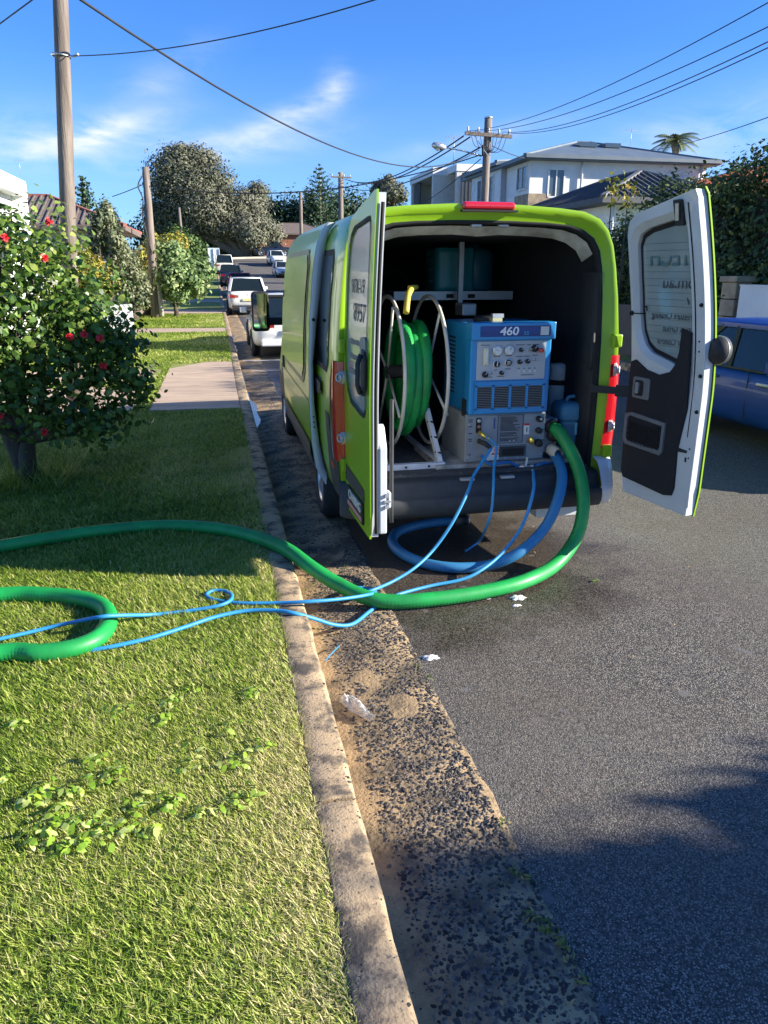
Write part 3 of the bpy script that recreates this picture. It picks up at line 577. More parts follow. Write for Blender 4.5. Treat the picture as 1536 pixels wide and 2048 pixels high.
def win(parent, a, b, z0, z1, n, frame=m_wallw, mull=1, glass=None, d=.05):
    """window between plan points a,b on a wall whose outward normal is n"""
    a = Vector((a[0], a[1], 0)); b = Vector((b[0], b[1], 0)); n = Vector(n).normalized(); k = lambda p, z, o: p + Vector((0, 0, z)) + n * o; mb = MB(); fr = MB()
    mb.add([k(a, z0, .02), k(b, z0, .02), k(b, z1, .02), k(a, z1, .02)], [(0, 1, 2, 3)])
    for p, q in ((k(a, z0, .04), k(b, z0, .04)), (k(a, z1, .04), k(b, z1, .04)), (k(a, z0, .04), k(a, z1, .04)), (k(b, z0, .04), k(b, z1, .04))): fr.bar(p, q, .08, .08)
    for i in range(1, mull + 1): q = a.lerp(b, i / (mull + 1)); fr.bar(k(q, z0, .035), k(q, z1, .035), .06, .06)
    w = fr.build('window', frame, parent); mb.build('pane', glass or m_glass, w); return w
# big two-storey house on the right
bh = thing('house', (16, 38, 0), 'large white two-storey house with blue-grey hip roof and stone-clad corner', 'house')
Xc, Yc, E0 = 15.75, 38., 7.45
mb = MB().box(Xc, 25.6, Yc, 47, 0, E0); mb.build('wall', m_wallw, bh)
hiproof(Xc, 25.6, Yc, 47, E0, 1.45, m_roofb, bh, .55)
MB().box(Xc - .05, Xc + 1.15, Yc - .06, Yc + 1.8, 0, 5.75).build('stone_cladding', m_stonew, bh)
for dz, x0, x1 in ((5.35, Xc + 1.2, Xc + 5.2),): MB().box(x0, x1, Yc - .05, Yc - .002, dz, dz + .10).build('band', m_wallg, bh)
win(bh, (16.75, Yc), (17.6, Yc), 5.6, 6.9, (0, -1, 0), m_wallw); win(bh, (19.9, Yc), (20.5, Yc), 5.7, 6.6, (0, -1, 0), m_wallw, 0)
win(bh, (24.2, 37.99), (24.7, 37.99), 5.6, 6.2, (0, -1, 0)); win(bh, (24.95, 37.99), (25.4, 37.99), 5.6, 6.2, (0, -1, 0))
win(bh, (Xc, 38.3), (Xc, 39.6), 6.0, 7.1, (-1, 0, 0))
mb = MB(); mb.tube([(18.6, Yc - .08, E0 - .1), (18.5, Yc - .12, E0 - .5), (18.5, Yc - .12, 0)], .07, 8); mb.build('downpipe', m_wallw, bh); MB().tube([(25.3, Yc - .1, E0 - .1), (25.3, Yc - .1, 0)], .07, 8).build('downpipe', m_wallw, bh)
mb = MB().box(15.25, 26.1, Yc - .67, Yc - .55, E0 - .13, E0 + .04); mb.build('gutter_edge', m_roofb, bh)
MB().box(19.6, 20.6, 40.6, 41.6, 8.4, 8.62).build('skylight', m_glass, bh); MB().box(21.1, 22, 40.6, 41.6, 8.4, 8.62).build('skylight', m_glass, bh)
we = at(1006, 323, Y=41.0).z
lw = thing('house', (15.4, 43, 0), 'grey-white house wing with balcony sliding doors right behind the main power pole', 'house')
MB().box(15.45, Xc - .02, 41.2, 46.2, 0, we).build('wall', m_wallg, lw); MB().box(15.43, 15.449, 41.25, 46.15, 0, we - .02).build('side_wall', m_wallw, lw); hiproof(15.45, 20, 41.4, 46.2, we, .5, m_roofb, lw, .45)
win(lw, (15.43, 42.2), (15.43, 44.9), we - 2.3, we - .55, (-1, 0, 0), m_wallw, 3); MB().box(14.9, 15.42, 41.6, 45.6, we - 2.55, we - 2.42).build('balcony', m_wallg, lw)
MB().box(15.1, 15.44, 41.18, 46, we - 4.2, we - 2.56).build('lower_wall', m_wallw, lw)
# modern flats: two blocks, each with an open balcony to the street and a blank end wall towards us
m_pglass = mat('pale_glass', (.42, .55, .6), rough=.1)
cB = at(914.5, 327.5, Y=50); zB = cB.z; xB = cB.x; yB2 = at(866, 346, X=xB).y; cA = at(867, 334.6, Z=zB); yA2 = at(822, 352, X=cA.x).y
mf = thing('modern_flats', (xB, 50, 0), 'modern white flat-roofed flats with open balconies and dark vertical screens', 'building')
for k, (X, y0, y1) in enumerate(((xB, 50, yB2), (cA.x, cA.y, yA2))):
    sc_ = 1 + .15 * k; MB().box(X - .05, X + 9, y0 - .06, y1 + .1, zB - .42 * sc_, zB).build('roof', m_wallw, mf); MB().box(X, X + 9, y0, y0 + .35, 0, zB - .42 * sc_).build('end_wall', m_cream, mf); MB().box(X, X + 9, y1 - .35, y1, 0, zB - .42 * sc_).build('party_wall', m_cream, mf)
    MB().box(X + 2.0, X + 8.8, y0 + .35, y1 - .35, 0, zB - .42 * sc_).build('back_wall', m_cream, mf); MB().box(X + .05, X + 2, y0 + .35, y1 - .35, zB - 3.4, zB - 3.2).build('balcony', m_wallg, mf); MB().box(X + .02, X + .06, y0 + .35, y1 - .35, zB - 3.2, zB - 2.2).build('glass_balustrade', m_pglass, mf)
    win(mf, (X + 2, y0 + 2.0), (X + 2, y0 + 4.4), zB - 3.1, zB - 1.0, (-1, 0, 0), m_trimd, 1)
    MB().box(X - .02, X + .0, y0, y1, 0, zB - 3.4).build('lower_wall', m_wallw, mf)
    mb = MB(); [mb.box(X + .08, X + .18, y1 - .8 - i * .35, y1 - .65 - i * .35, zB - 3.2, zB - .45 * sc_) for i in range(5)]; mb.build('screen', m_trimd, mf)
mb = MB(); [mb.box(xB + .30 + i * .25, xB + .42 + i * .25, 49.85, 49.99, zB - 3.3 - (.9 if i < 2 else 0) + (.5 if i > 4 else 0), zB - .65) for i in range(7)]; mb.build('screen', m_trimd, mf)
# dark-tiled house in front
dh = thing('house', (12.5, 26, 0), 'low house with dark grey tiled hip roof in front of the big white house', 'house')
MB().box(13.2, 17.6, 24.6, 31, 0, 4.35).build('wall', m_wallw, dh); hiproof(13.2, 17.6, 24.6, 31, 4.3, 1.15, m_tileg, dh, .75, ribs=.27, mr=mat('tile_capping', (.16, .165, .175), rough=.7))
MB().box(12.2, 13.2, 26, 30, 0, 3.6).build('porch_wall', m_wallw, dh); MB().tube([(13.1, 24.3, 0), (13.1, 24.3, 4.1)], .05, 8).build('downpipe', m_wallw, dh)
win(dh, (14.2, 24.6), (15.8, 24.6), 2.4, 3.6, (0, -1, 0))
rh = thing('house', (22, 30, 0), 'house with red tiled gable roof rising above the hedge on the right', 'house')
MB().box(22.6, 30, 30, 40, 0, 5.7).build('wall', m_brick, rh); hiproof(22.6, 30, 30, 40, 5.65, 1.2, m_tiler, rh, .4, ribs=.35, mr=mat('red_capping', (.6, .2, .13), rough=.8))
# left: white modern house, tiled house
wh = thing('house', (-9, 24, 0), 'bright white modern house with flat parapet at the left edge', 'house')
MB().box(-12, -5.35, 12, 24, 0, 3.95).build('wall', m_wallw, wh); MB().box(-12.2, -5.0, 11.8, 24.1, 3.95, 4.36).build('parapet', m_wallw, wh); MB().box(-5.35, -5.02, 23.7, 24.08, 0, 3.95).build('column', m_wallw, wh)
MB().box(-5.34, -5.33, 22, 23.4, 2.9, 3.7).build('recess', m_wallg, wh); win(wh, (-5.35, 20), (-5.35, 22), 1.2, 3.0, (1, 0, 0), m_trimd)
th = thing('house', (-9, 34, 0), 'low house with brown ribbed tile roof and red ridge behind the flowering tree', 'house')
MB().box(-13, -3.9, 32, 37, 0, 3.7).build('wall', m_cream, th); hiproof(-13, -3.9, 32, 37, 3.65, 1.25, m_tileb, th, .7, ribs=.26, mr=mat('brown_capping', (.30, .10, .07), rough=.8))
win(th, (-3.9, 33.5), (-3.9, 35.2), 1.4, 2.9, (1, 0, 0))
# far brick house and pale shed under the big tree
fb = thing('house', (10, 114, gz(114)), 'dark brick house with a white framed window behind the parked pickup', 'house'); g = gz(114)
MB().box(6.5, 17, 113.5, 121, g - 1, g + 3.0).build('wall', m_brick, fb); hiproof(6.5, 17, 113.5, 121, g + 3, 1.6, m_tileb, fb, .5); win(fb, (7.6, 113.5), (8.8, 113.5), g + .5, g + 2.0, (0, -1, 0), m_wallw)
sh = thing('trailer_sign', (1.0, 88, gz(88)), 'pale blue-white board standing at the kerb behind the cream ute', 'sign'); g = gz(92); c = at(432, 508, Y=92)
MB().box(c.x - .9, c.x + .4, 92, 92.1, g + .2, g + 2.3).build('board', mat('pale_board', (.55, .65, .74), rough=.6), sh)
mb = MB()
for dx_ in (-.9, -.3, .35): mb.box(c.x + dx_, c.x + dx_ + .07, 91.9, 91.98, g - .1, g + 2.2)
mb.build('post', m_wallw, sh)
# fences, walls
def picket(a, b, z, h, m, label, name='timber_fence'):
    t = thing(name, (a[0], a[1], z), label, 'fence'); a = Vector((a[0], a[1], 0)); b = Vector((b[0], b[1], 0)); n = int((b - a).length / .22); mb = MB()
    for i in range(n): p = a.lerp(b, (i + .5) / n); d = (b - a).normalized(); mb.bar(p - d * .09 + Vector((0, 0, z + h / 2)), p + d * .09 + Vector((0, 0, z + h / 2)), .03, h + .04 * math.sin(i * 5))
    mb.build('palings', m, t); MB().bar(a + Vector((0.04, .04, z + h * .7)), b + Vector((.04, .04, z + h * .7)), .05, .08).build('rail', m, t)
picket((-4.85, 38.5), (-4.75, 46), .15, 1.25, mat('pale_timber', (.62, .56, .46), (.45, .40, .33), 3, .85), 'pale timber paling fence beyond the concrete driveway')
fp = thing('fence_panel', (-2.6, 24, .15), 'short white fence panel seen behind the edge of the flowering tree', 'fence'); MB().box(-3.5, -2.62, 25.2, 25.28, .15, 1.0).build('panel', m_wallw, fp)
ww = thing('garden_wall', (9.2, 11, 0), 'plain white rendered wall behind the blue car', 'wall'); MB().box(9.0, 9.2, 9.4, 11.93, 0, 1.72).build('wall', m_wallw, ww); MB().box(8.985, 9.215, 9.38, 11.94, 1.72, 1.75).build('coping', m_wallw, ww)
gp = thing('gate_pillar', (9.2, 12.9, 0), 'sandstone block pillar with flat cap at the end of the white wall', 'pillar')
for i in range(6): MB().box(8.98, 9.3, 12.02, 12.42, i * .30, i * .30 + .285).build('block', m_stonew, gp, bevel=.015)
MB().box(8.94, 9.34, 11.98, 12.46, 1.79, 1.89).build('cap', m_stonew, gp, bevel=.01)
gw = thing('garden_wall', (9.3, 15, 0), 'low shaded stone wall left of the sandstone pillar', 'wall'); MB().box(9.1, 9.3, 12.5, 19, 0, 1.25).build('wall', mat('dark_stone', (.12, .10, .08), rough=.95), gw)
# ================================================================ POLES AND WIRES
m_pole = mat('weathered_timber', (.25, .205, .17), (.12, .095, .08), 3, .9, bump=.7, bscale=25, stretch=(3, 3, .25))
m_wire = mat('wire_black', (.018, .018, .02), rough=.6)
m_galv = mat('galvanised', (.55, .56, .57), rough=.35, metal=.7)
def pole(base, topp, r0, r1, label):
    t = thing('power_pole', base, label, 'power pole'); MB().tube([base, Vector(base).lerp(Vector(topp), .5), topp], [r0, (r0 + r1) / 2, r1], 16).build('pole', m_pole, t); return t
# nearest pole on the left
p1 = at(135, 405, Y=11.5); p2 = at(123, 60, Y=11.5); dr = (p2 - p1).normalized(); P1 = pole(p1 - dr * (p1.z / dr.z), p2 + dr * 3.2, .112, .082, 'tall weathered timber pole rising out of the top left of the picture')
mb = MB(); c = at(122, 112, Y=11.5); mb.ring(c, dr, .112, .012, 20, 6); mb.tube([c + Vector((.15, 0, 0)), c + Vector((.22, -.05, .02))], .015, 6); mb.build('bracket', m_galv, P1)
# second pole with conduit
q1 = at(312, 632, Y=33.4); q2 = at(291, 334, Y=33.4); P2 = pole((q1.x, 33.4, 0), q2, .21, .13, 'grey timber pole beside the round shrub tree with a cable down its side')
mb = MB(); pts = [q1 + Vector((.24, -.1, .0)), q1 + Vector((.23, -.1, 1.35))]; mb.tube(pts, .10, 8); mb.build('cover_strip', mat('strip', (.5, .46, .4), rough=.8), P2)
mb = MB(); mb.tube(spline([q2 + Vector((-.12, -.1, -.3)), q2 + Vector((-.34, -.12, -.7)), q2 + Vector((-.20, -.16, -1.2)), q2 + Vector((-.27, -.15, -1.9)), q2 + Vector((-.05, -.2, -3.2))], 5), .025, 6); mb.build('cable', m_wire, P2)
a, b = at(358, 415, Y=80), at(366, 500, Y=80); pole(b - Vector((0, 0, 1)), a, .16, .12, 'thin distant pole in front of the huge tree')
def lampon(t, root, tip):
    root = Vector(root); tip = Vector(tip); mb = MB(); mb.tube([root, root.lerp(tip, .5) + Vector((0, 0, (tip - root).length * .02)), tip], [.035, .03, .025], 8); arm = mb.build('lamp_arm', m_galv, t)
    d = (tip - root).normalized(); MB().lathe([(0, -.18), (.05, -.17), (.10, -.1), (.13, 0), (.15, .1), (.14, .26), (.09, .4), (0, .46)], tip, d, 14).build('lamp_head', m_galv, arm)
    MB().lathe([(0, -.14), (.09, -.10), (.13, 0)], tip + d * .18 + Vector((0, 0, -.05)), (0, 0, 1), 14).build('lamp_lens', mat('lamp_lens', (.75, .78, .75), rough=.15), arm)
def insul(mb, p): mb.lathe([(.02, 0), (.05, .02), (.03, .06), (.06, .09), (.035, .13), (.05, .16), (0, .2)], p, (0, 0, 1), 8)
def crossarm(t, c, ux, L, n, braces=True):
    c = Vector(c); ux = Vector(ux).normalized(); MB().bar(c - ux * L / 2 + Vector((0, -.2, 0)), c + ux * L / 2 + Vector((0, -.2, 0)), .11, .13).build('crossarm', m_pole, t)
    for i in range(n):
        f = -.5 + (i + .25) / (n - .5) if n > 1 else 0; f = -.44 + .88 * i / (n - 1); mb = MB(); insul(mb, c + ux * L * f + Vector((0, -.2, .07))); mb.build('insulator', mat('porcelain', (.6, .6, .58), rough=.2), t)
    if braces:
        mb = MB(); mb.bar(c - ux * .62 + Vector((0, -.2, -.05)), c + Vector((0, -.18, -.75)), .04, .02); mb.bar(c + ux * .62 + Vector((0, -.2, -.05)), c + Vector((0, -.18, -.75)), .04, .02); mb.build('brace', m_galv, t)
YM = 32.
m1, m2 = at(968, 404, Y=YM), at(977, 237, Y=YM); PM = pole((m1.x - .05, YM, 0), m2, .17, .155, 'main street-lamp pole with wooden crossarm and tangled wires right of centre')
ca, cb = at(927, 268, Y=YM), at(1020, 275, Y=YM); crossarm(PM, (ca + cb) / 2, cb - ca, (cb - ca).length, 5); lampon(PM, at(963, 312, Y=YM), at(884, 294, Y=YM))
mb = MB()
for k in range(9):
    u = ca.lerp(cb, .1 + .8 * k / 8) + Vector((0, -.25, .1)); v = at(972 + (k % 3) * 3, 293 + k * 1.5, Y=YM - .2); w = u.lerp(v, .5) + Vector((.12 * (k - 4) / 4, 0, -.28)); mb.tube(spline([u, w, v], 6), .012, 5)
mb.tube([at(966, 290, Y=YM - .2), at(966, 312, Y=YM - .2)], .05, 6); mb.build('jumper_wires', m_wire, PM)
MB().cyl(m2, m2 + Vector((0, 0, .05)), .17, seg=16).build('pole_cap', m_galv, PM)
YN = 78.; n1, n2 = at(681, 420, Y=YN), at(681, 345, Y=YN); PN = pole(n1 - Vector((0, 0, 7)), n2, .27, .24, 'distant timber pole with crossarm above the van roof at left'); ca2, cb2 = at(661, 354, Y=YN), at(702, 356, Y=YN); crossarm(PN, (ca2 + cb2) / 2, cb2 - ca2, (cb2 - ca2).length, 4)
YO = 100.; o1, o2 = at(601, 450, Y=YO), at(601, 383, Y=YO); PO = pole(o1 - Vector((0, 0, 5)), o2, .24, .2, 'distant thin pole with a street lamp in front of the tiered pine'); lampon(PO, at(600, 388, Y=YO), at(574, 385, Y=YO))
def wire(a, b, sag, r, label, n=24):
    a = Vector(a); b = Vector(b); pts = [a.lerp(b, i / n) - Vector((0, 0, sag * 4 * (i / n) * (1 - i / n))) for i in range(n + 1)]
    return tag(MB().tube(pts, r, 6).build('overhead_wire', m_wire), label, 'wire')
wire(at(150, -8, Y=10.5), at(958, 300, Y=YM), 1.15, .016, 'thick black cable sagging across the sky from top left to the lamp pole')
wire(at(124, 112, Y=11.5), at(780, -10, Y=7.5), .12, .006, 'thin wire from the tall left pole to the top edge of the picture')
wire(at(-20, 62, Y=9), at(75, -8, Y=8), 0, .007, 'short thin wire crossing the top left corner')
for i, (a, b, l) in enumerate((((935, 262), (1560, -8), 'uppermost of the four wires running to the top right'), ((950, 262), (1560, 42), 'second highest of the four wires running to the top right'), ((1003, 264), (1560, 72), 'third of the four wires running to the top right'), ((1016, 266), (1560, 84), 'lowest of the four wires running to the top right'))):
    wire(at(*a, Y=YM), at(*b, Y=11), .38, .009, l)
wire(at(960, 310, Y=YM), at(300, 372, Y=33.3), .75, .022, 'cable sagging from the lamp pole leftwards to the grey pole by the round shrub')
wire(at(985, 292, Y=YM), at(1055, 318, Y=38), .05, .02, 'short service wire from the lamp pole to the big house')
wire(at(1300, 300, Y=30), at(1560, 226, Y=12), .1, .008, 'single wire right of the palm tree')
wire(at(288, 368, Y=33.4), at(225, 393, Y=36), .02, .016, 'short service wire from the grey pole to the left')
for k, (a, b, l) in enumerate((((927, 272), (690, 358), 'upper wire from the crossarm down to the distant crossarm'), ((940, 274), (697, 360), 'middle wire from the crossarm down to the distant crossarm'), ((960, 295), (683, 372), 'lower wire from the lamp pole to the distant pole'))):
    wire(at(*a, Y=YM), at(*b, Y=YN), .9, .03, l)
wire(at(961, 318, Y=YM), at(820, 420, Y=60), .2, .02, 'steep wire from the lamp pole down behind the modern flats')
wire(at(681, 372, Y=YN), at(603, 398, Y=YO), .3, .03, 'faint wire linking the two distant poles'); wire(at(601, 393, Y=YO), at(520, 407, Y=115), .2, .03, 'faint wire left of the distant lamp pole')
# aerials
def aerial(p, h, label):
    p = Vector(p); t = thing('tv_aerial', p, label, 'aerial'); MB().tube([p, p + Vector((0, 0, h))], h * .012, 6).build('mast', m_galv, t); mb = MB(); q = p + Vector((0, 0, h * .92)); mb.bar(q - Vector((h * .33, 0, 0)), q + Vector((h * .33, 0, .02)), h * .014)
    for i in range(7): x = q + Vector((h * (-.3 + .1 * i), 0, .01)); mb.bar(x - Vector((0, h * .12, h * .05)), x + Vector((0, h * .12, h * .05)), h * .01)
    mb.build('antenna', m_galv, t)
aerial(at(1260, 298, Y=41), 1.0, 'television aerial on the blue-grey roof of the big house'); aerial(at(42, 352, Y=24), .42, 'television aerial on the white house at the left edge'); aerial(at(907, 330, Y=54), 1.9, 'tall thin aerial above the modern flats')
# ================================================================ CARS
def cmat(n, c, rough=.3): return mat(n, c, c, rough=rough, coat=.6, spec=.4)
m_tyre = mat('tyre_rubber', (.018, .018, .018), (.03, .03, .03), 20, .85)
m_rim = mat('alloy', (.55, .55, .56), rough=.3, metal=.8)
m_carglass = mat('car_glass', (.012, .02, .024), rough=.04, spec=.35)
m_blackp = mat('black_plastic', (.02, .021, .023), (.035, .035, .037), 12, .55)
m_tail = mat('tail_lens', (.55, .012, .02), rough=.12, coat=1)
m_head = mat('head_lens', (.6, .62, .64), rough=.1, coat=1)
m_plate = mat('number_plate', (.72, .68, .30), rough=.5)
def wheel(t, c, r, w, side, spokes=5):
    """side -1: outer face towards -x"""
    c = Vector(c); ax = Vector((side, 0, 0)); ty = MB().lathe([(r * .62, 0), (r * .66, .012), (r * .9, .015), (r, -.02), (r, -w + .02), (r * .9, -w), (r * .6, -w)], c, ax, 28).build('wheel', m_tyre, t)
    mb = MB(); mb.lathe([(r * .64, .0), (r * .60, .004), (r * .57, -.03), (r * .56, -.1)], c, ax, 28); mb.lathe([(0, .0), (r * .14, -.004), (r * .15, -.03)], c, ax, 12)
    for k in range(spokes): a = k * 2 * math.pi / spokes + .3; d = Vector((0, math.cos(a), math.sin(a))); mb.bar(c - ax * .02 + d * r * .1, c - ax * .012 + d * r * .6, r * .14, .02, up=ax)
    mb.build('rim', m_rim, ty); MB().cyl(c - ax * .10, c - ax * .11, r * .6, seg=20).build('brake_disc', m_blackp, ty); return ty
def car(name, pos, heading, L, Wd, H, paint, label, cat='car', kind='hatch', plate=None, group=None, tail=True, rails=False, wr=.33):
    """built facing +y with its back at y=0, then turned by heading degrees"""
    root = thing(name, (0, 0, 0), label, cat, group); h = Wd / 2
    K = dict(hatch=dict(belt=.92, rb=.18, rt=1.0, ft=2.05, fb=2.95, hood=.86, nose=.68, inr=.17, inf=.17), suv=dict(belt=1.08, rb=.14, rt=.55, ft=2.5, fb=3.3, hood=1.05, nose=.85, inr=.12, inf=.16), small=dict(belt=.98, rb=.12, rt=.5, ft=2.2, fb=2.95, hood=.92, nose=.75, inr=.13, inf=.17), wagon=dict(belt=.90, rb=.35, rt=1.05, ft=2.5, fb=3.35, hood=.90, nose=.7, inr=.20, inf=.2), ute=dict(belt=1.12, rb=1.75, rt=2.0, ft=3.3, fb=4.0, hood=1.12, nose=1.0, inr=.14, inf=.16), van=dict(belt=1.1, rb=.04, rt=.12, ft=2.7, fb=3.6, hood=1.1, nose=.9, inr=.08, inf=.1))[kind]
    B = K['belt'] * H / (1.45 if kind in ('hatch', 'wagon') else 1.7 if kind in ('suv', 'small') else 1.8); sc = L / (4.5 if kind in ('hatch', 'wagon', 'small') else 4.9 if kind in ('suv', 'van') else 5.3)
    hood = K['hood'] / K['belt'] * B; nose = K['nose'] / K['belt'] * B; fb = K['fb'] * sc; zb = .20
    st = [(-.02, .55, B * .86, .86), (.05, .40, B * .95, .93), (.22, .26, B, .985), (.8, zb, B, 1), (L * .5, zb, B, 1), (fb - .1, zb, B * .985, .995), (fb + .3, zb, hood, .985), (L - .45, zb, (hood + nose) / 2 + .02, .95), (L - .12, .24, nose, .86), (L, .34, nose * .82, .74)]
    secs = []
    for y, z0, z1, w in st:
        hw = h * w; zm = z0 + (z1 - z0) * .55
        prof = [(.0, z0), (.62, z0), (.93, z0 + .03), (.985, z0 + .12), (1, zm), (.985, z0 + (z1 - z0) * .8), (.94, z1 - .012), (.86, z1 + .01), (.45, z1 + .03), (0, z1 + .035)]
        secs.append([(-x * hw, y, z) for x, z in prof[::-1]][:-1] + [(x * hw, y, z) for x, z in prof])
    body = MB().loft([[Vector(p) for p in s] for s in secs], True, cap=True).build('body', paint, root, sub=1)
    # wheel arches and wheels
    for y in (L * .19, L * .80):
        for s in (-1, 1):
            wx = s * (h * .985); MB().cyl((wx * .93, y, wr + .0), (wx + s * .006, y, wr), wr * 1.16, seg=28).build('wheel_arch', m_blackp, root); wheel(root, (wx + s * .018, y, wr), wr, .2, s)
    # glasshouse, roof and pillars
    zr = H - .07; rb, rt, ft = K['rb'] * sc, K['rt'] * sc, K['ft'] * sc; i0, i1 = K['inr'], K['inf']
    low = [(-h * .90, rb), (h * .90, rb), (h * .93, rb + .35), (h * .93, fb - .55), (h * .84, fb), (-h * .84, fb), (-h * .93, fb - .55), (-h * .93, rb + .35)]
    hi = [(-h * .74, rt), (h * .74, rt), (h * .78, rt + .25), (h * .78, ft - .2), (h * .70, ft), (-h * .70, ft), (-h * .78, ft - .2), (-h * .78, rt + .25)]
    mb = MB(); lo3 = [Vector((x, y, B + .005)) for x, y in low]; hi3 = [Vector((x, y, zr)) for x, y in hi]; mb.loft([lo3, hi3], False, closed=True); glass = mb.build('windows', m_carglass, root)
    mb = MB(); c = Vector((0, (rt + ft) / 2, zr + .075)); secs = [hi3, [Vector((p.x * 1.03, (p.y - c.y) * 1.01 + c.y, zr + .012)) for p in hi3], [Vector((p.x * .97, (p.y - c.y) * .98 + c.y, zr + .045)) for p in hi3], [Vector((p.x * .8, (p.y - c.y) * .85 + c.y, zr + .062)) for p in hi3], [Vector((p.x * .4, (p.y - c.y) * .5 + c.y, zr + .07)) for p in hi3]]; mb.loft(secs, True, cap=True, closed=True); mb.build('roof', paint, root)
    for i in (0, 1, 4, 5): MB().bar(lo3[i], hi3[i], .10 if i < 2 else .07, .05).build('pillar', paint, root)
    for s in (-1, 1):
        MB().bar(Vector((s * h * .935, (rb + fb) / 2, B)), Vector((s * h * .785, (rt + ft) / 2, zr)), .05, .05).build('pillar', m_blackp if kind == 'wagon' else paint, root)
        if kind in ('suv', 'small', 'van', 'wagon'): MB().bar((s * h * .935, rb + .62 * sc, B), (s * h * .785, rt + .45 * sc, zr), .04, .05).build('pillar', m_blackp if kind == 'wagon' else paint, root)
        MB().bar(Vector((s * h * .79, rt, zr + .01)), Vector((s * h * .79, ft, zr + .01)), .04, .05).build('roof_edge', paint, root)
    for s in (-1, 1):
        ln = MB(); ln.bar((s * h * .965, rb + .1, B + .004), (s * h * .94, fb - .2, B + .004), .02, .022); ln.build('window_trim', m_blackp, root)
        for yy in (L * .335, L * .54): MB().bar((s * (h * .99 + .006), yy, B * .86), (s * (h * .99 + .008), yy + .2, B * .865), .045, .035).build('door_handle', m_galv if kind == 'wagon' else paint, root, bevel=.008)
        dm = MB(); [dm.bar((s * (h * 1.0 + .001), yy, .3), (s * (h * .975), yy - .03, B), .008, .008) for yy in (L * .31, L * .505, L * .70)]; dm.build('door_seam', m_blackp, root)
        mm = MB(); mm.box(s * h * 1.02, s * (h + .20), fb - .62, fb - .52, B + .02, B + .17); mm.build('mirror', paint if kind != 'van' else m_blackp, root, bevel=.03)
    # rear: lights, glass surround, plate, bumper
    z0 = B * .72 if kind != 'hatch' else B * .76
    for s in (-1, 1):
        p = [(s * h * .97, .19, z0 + .02), (s * h * .90, .035, z0), (s * h * .46, -.045, z0 + .02), (s * h * .46, -.045, z0 + .13), (s * h * .90, .045, z0 + .17), (s * h * .965, .24, z0 + .15)]
        MB().add([Vector(q) + Vector((s * .012, -.014, 0)) for q in p], [(0, 1, 4, 5), (1, 2, 3, 4)] if s > 0 else [(5, 4, 1, 0), (4, 3, 2, 1)]).build('tail_light', m_tail, root)
        MB().box(s * h * .55 - .16, s * h * .55 + .16, L - .12, L - .02, nose * .78, nose * .92).build('headlight', m_head, root, bevel=.03)
    MB().box(-h * .80, h * .80, -.055, .1, .30, .46).build('rear_bumper', m_blackp if kind != 'hatch' else paint, root, bevel=.03); MB().box(-h * .8, h * .8, L - .12, L + .03, .28, .42).build('front_bumper', m_blackp, root, bevel=.03); MB().box(-h * .5, h * .5, L - .1, L + .02, .47, .60).build('grille', m_blackp, root)
    MB().box(-.25, .25, -.052, -.035, z0 - .14, z0 - .03).build('number_plate', m_plate, root)
    # rear window bright surround
    if rails:
        for s in (-1, 1): MB().bar((s * h * .76, rt + .1, H + .015), (s * h * .76, ft - .1, H + .015), .035, .03).build('roof_rail', m_rim, root)
    root.location = pos; root.rotation_euler = (0, 0, R(heading)); WL[root.name] = tuple(pos); return root
m_cw = cmat('car_white', (.72, .72, .70)); m_cb = mat('car_blue', (.008, .05, .26), (.008, .045, .24), rough=.38, coat=.25, spec=.25); m_cn = cmat('car_navy', (.012, .018, .04)); m_cr = cmat('car_red', (.42, .03, .03)); m_cs = cmat('car_silver', (.50, .52, .54)); m_cc = cmat('car_cream', (.58, .57, .48))
car('parked_car', (1.72, 17.9, 0), -.3, 4.69, 1.92, 1.46, m_cw, 'white hatchback parked at the kerb directly ahead of the green van', kind='hatch')
car('parked_car', (1.45, 37.2, 0), 0, 5.0, 1.86, 1.74, m_cw, 'white off-road wagon parked ahead of the white hatchback', kind='suv', rails=True, wr=.37)
car('parked_car', (1.75, 56.5, gz(57)), 0, 4.3, 1.8, 1.66, m_cr, 'small red car with only its roof and side showing ahead of the white wagon', kind='small', rails=True)
car('parked_car', (1.35, 68.5, gz(70)), 0, 4.8, 1.92, 1.80, m_cn, 'dark navy off-road wagon parked further up the street', kind='suv', wr=.38)
car('parked_van', (1.0, 83.0, gz(84)), 0, 4.9, 1.95, 2.05, m_cc, 'cream van parked at the top end of the row on the left', cat='van', kind='van')
car('parked_car', (7.35, 99.5, gz(97) + .05), 184, 4.8, 1.9, 1.72, m_cw, 'white car facing us far up on the right side of the road', kind='suv')
car('parked_car', (6.9, 84.5, gz(82) - .1), 182, 4.6, 1.85, 1.62, m_cs, 'silver car facing us half hidden behind the van mirror side', kind='suv')
car('pickup_truck', (5.3, 109.0, gz(109)), -90, 5.4, 1.95, 2.0, m_cn, 'dark lifted pickup parked side on at the far bend', cat='pickup', kind='ute', wr=.48)
car('parked_car', (6.80, 9.75, 0), 180, 4.55, 1.82, 1.41, m_cb, 'blue car parked across the road at the right edge', kind='wagon', wr=.33)
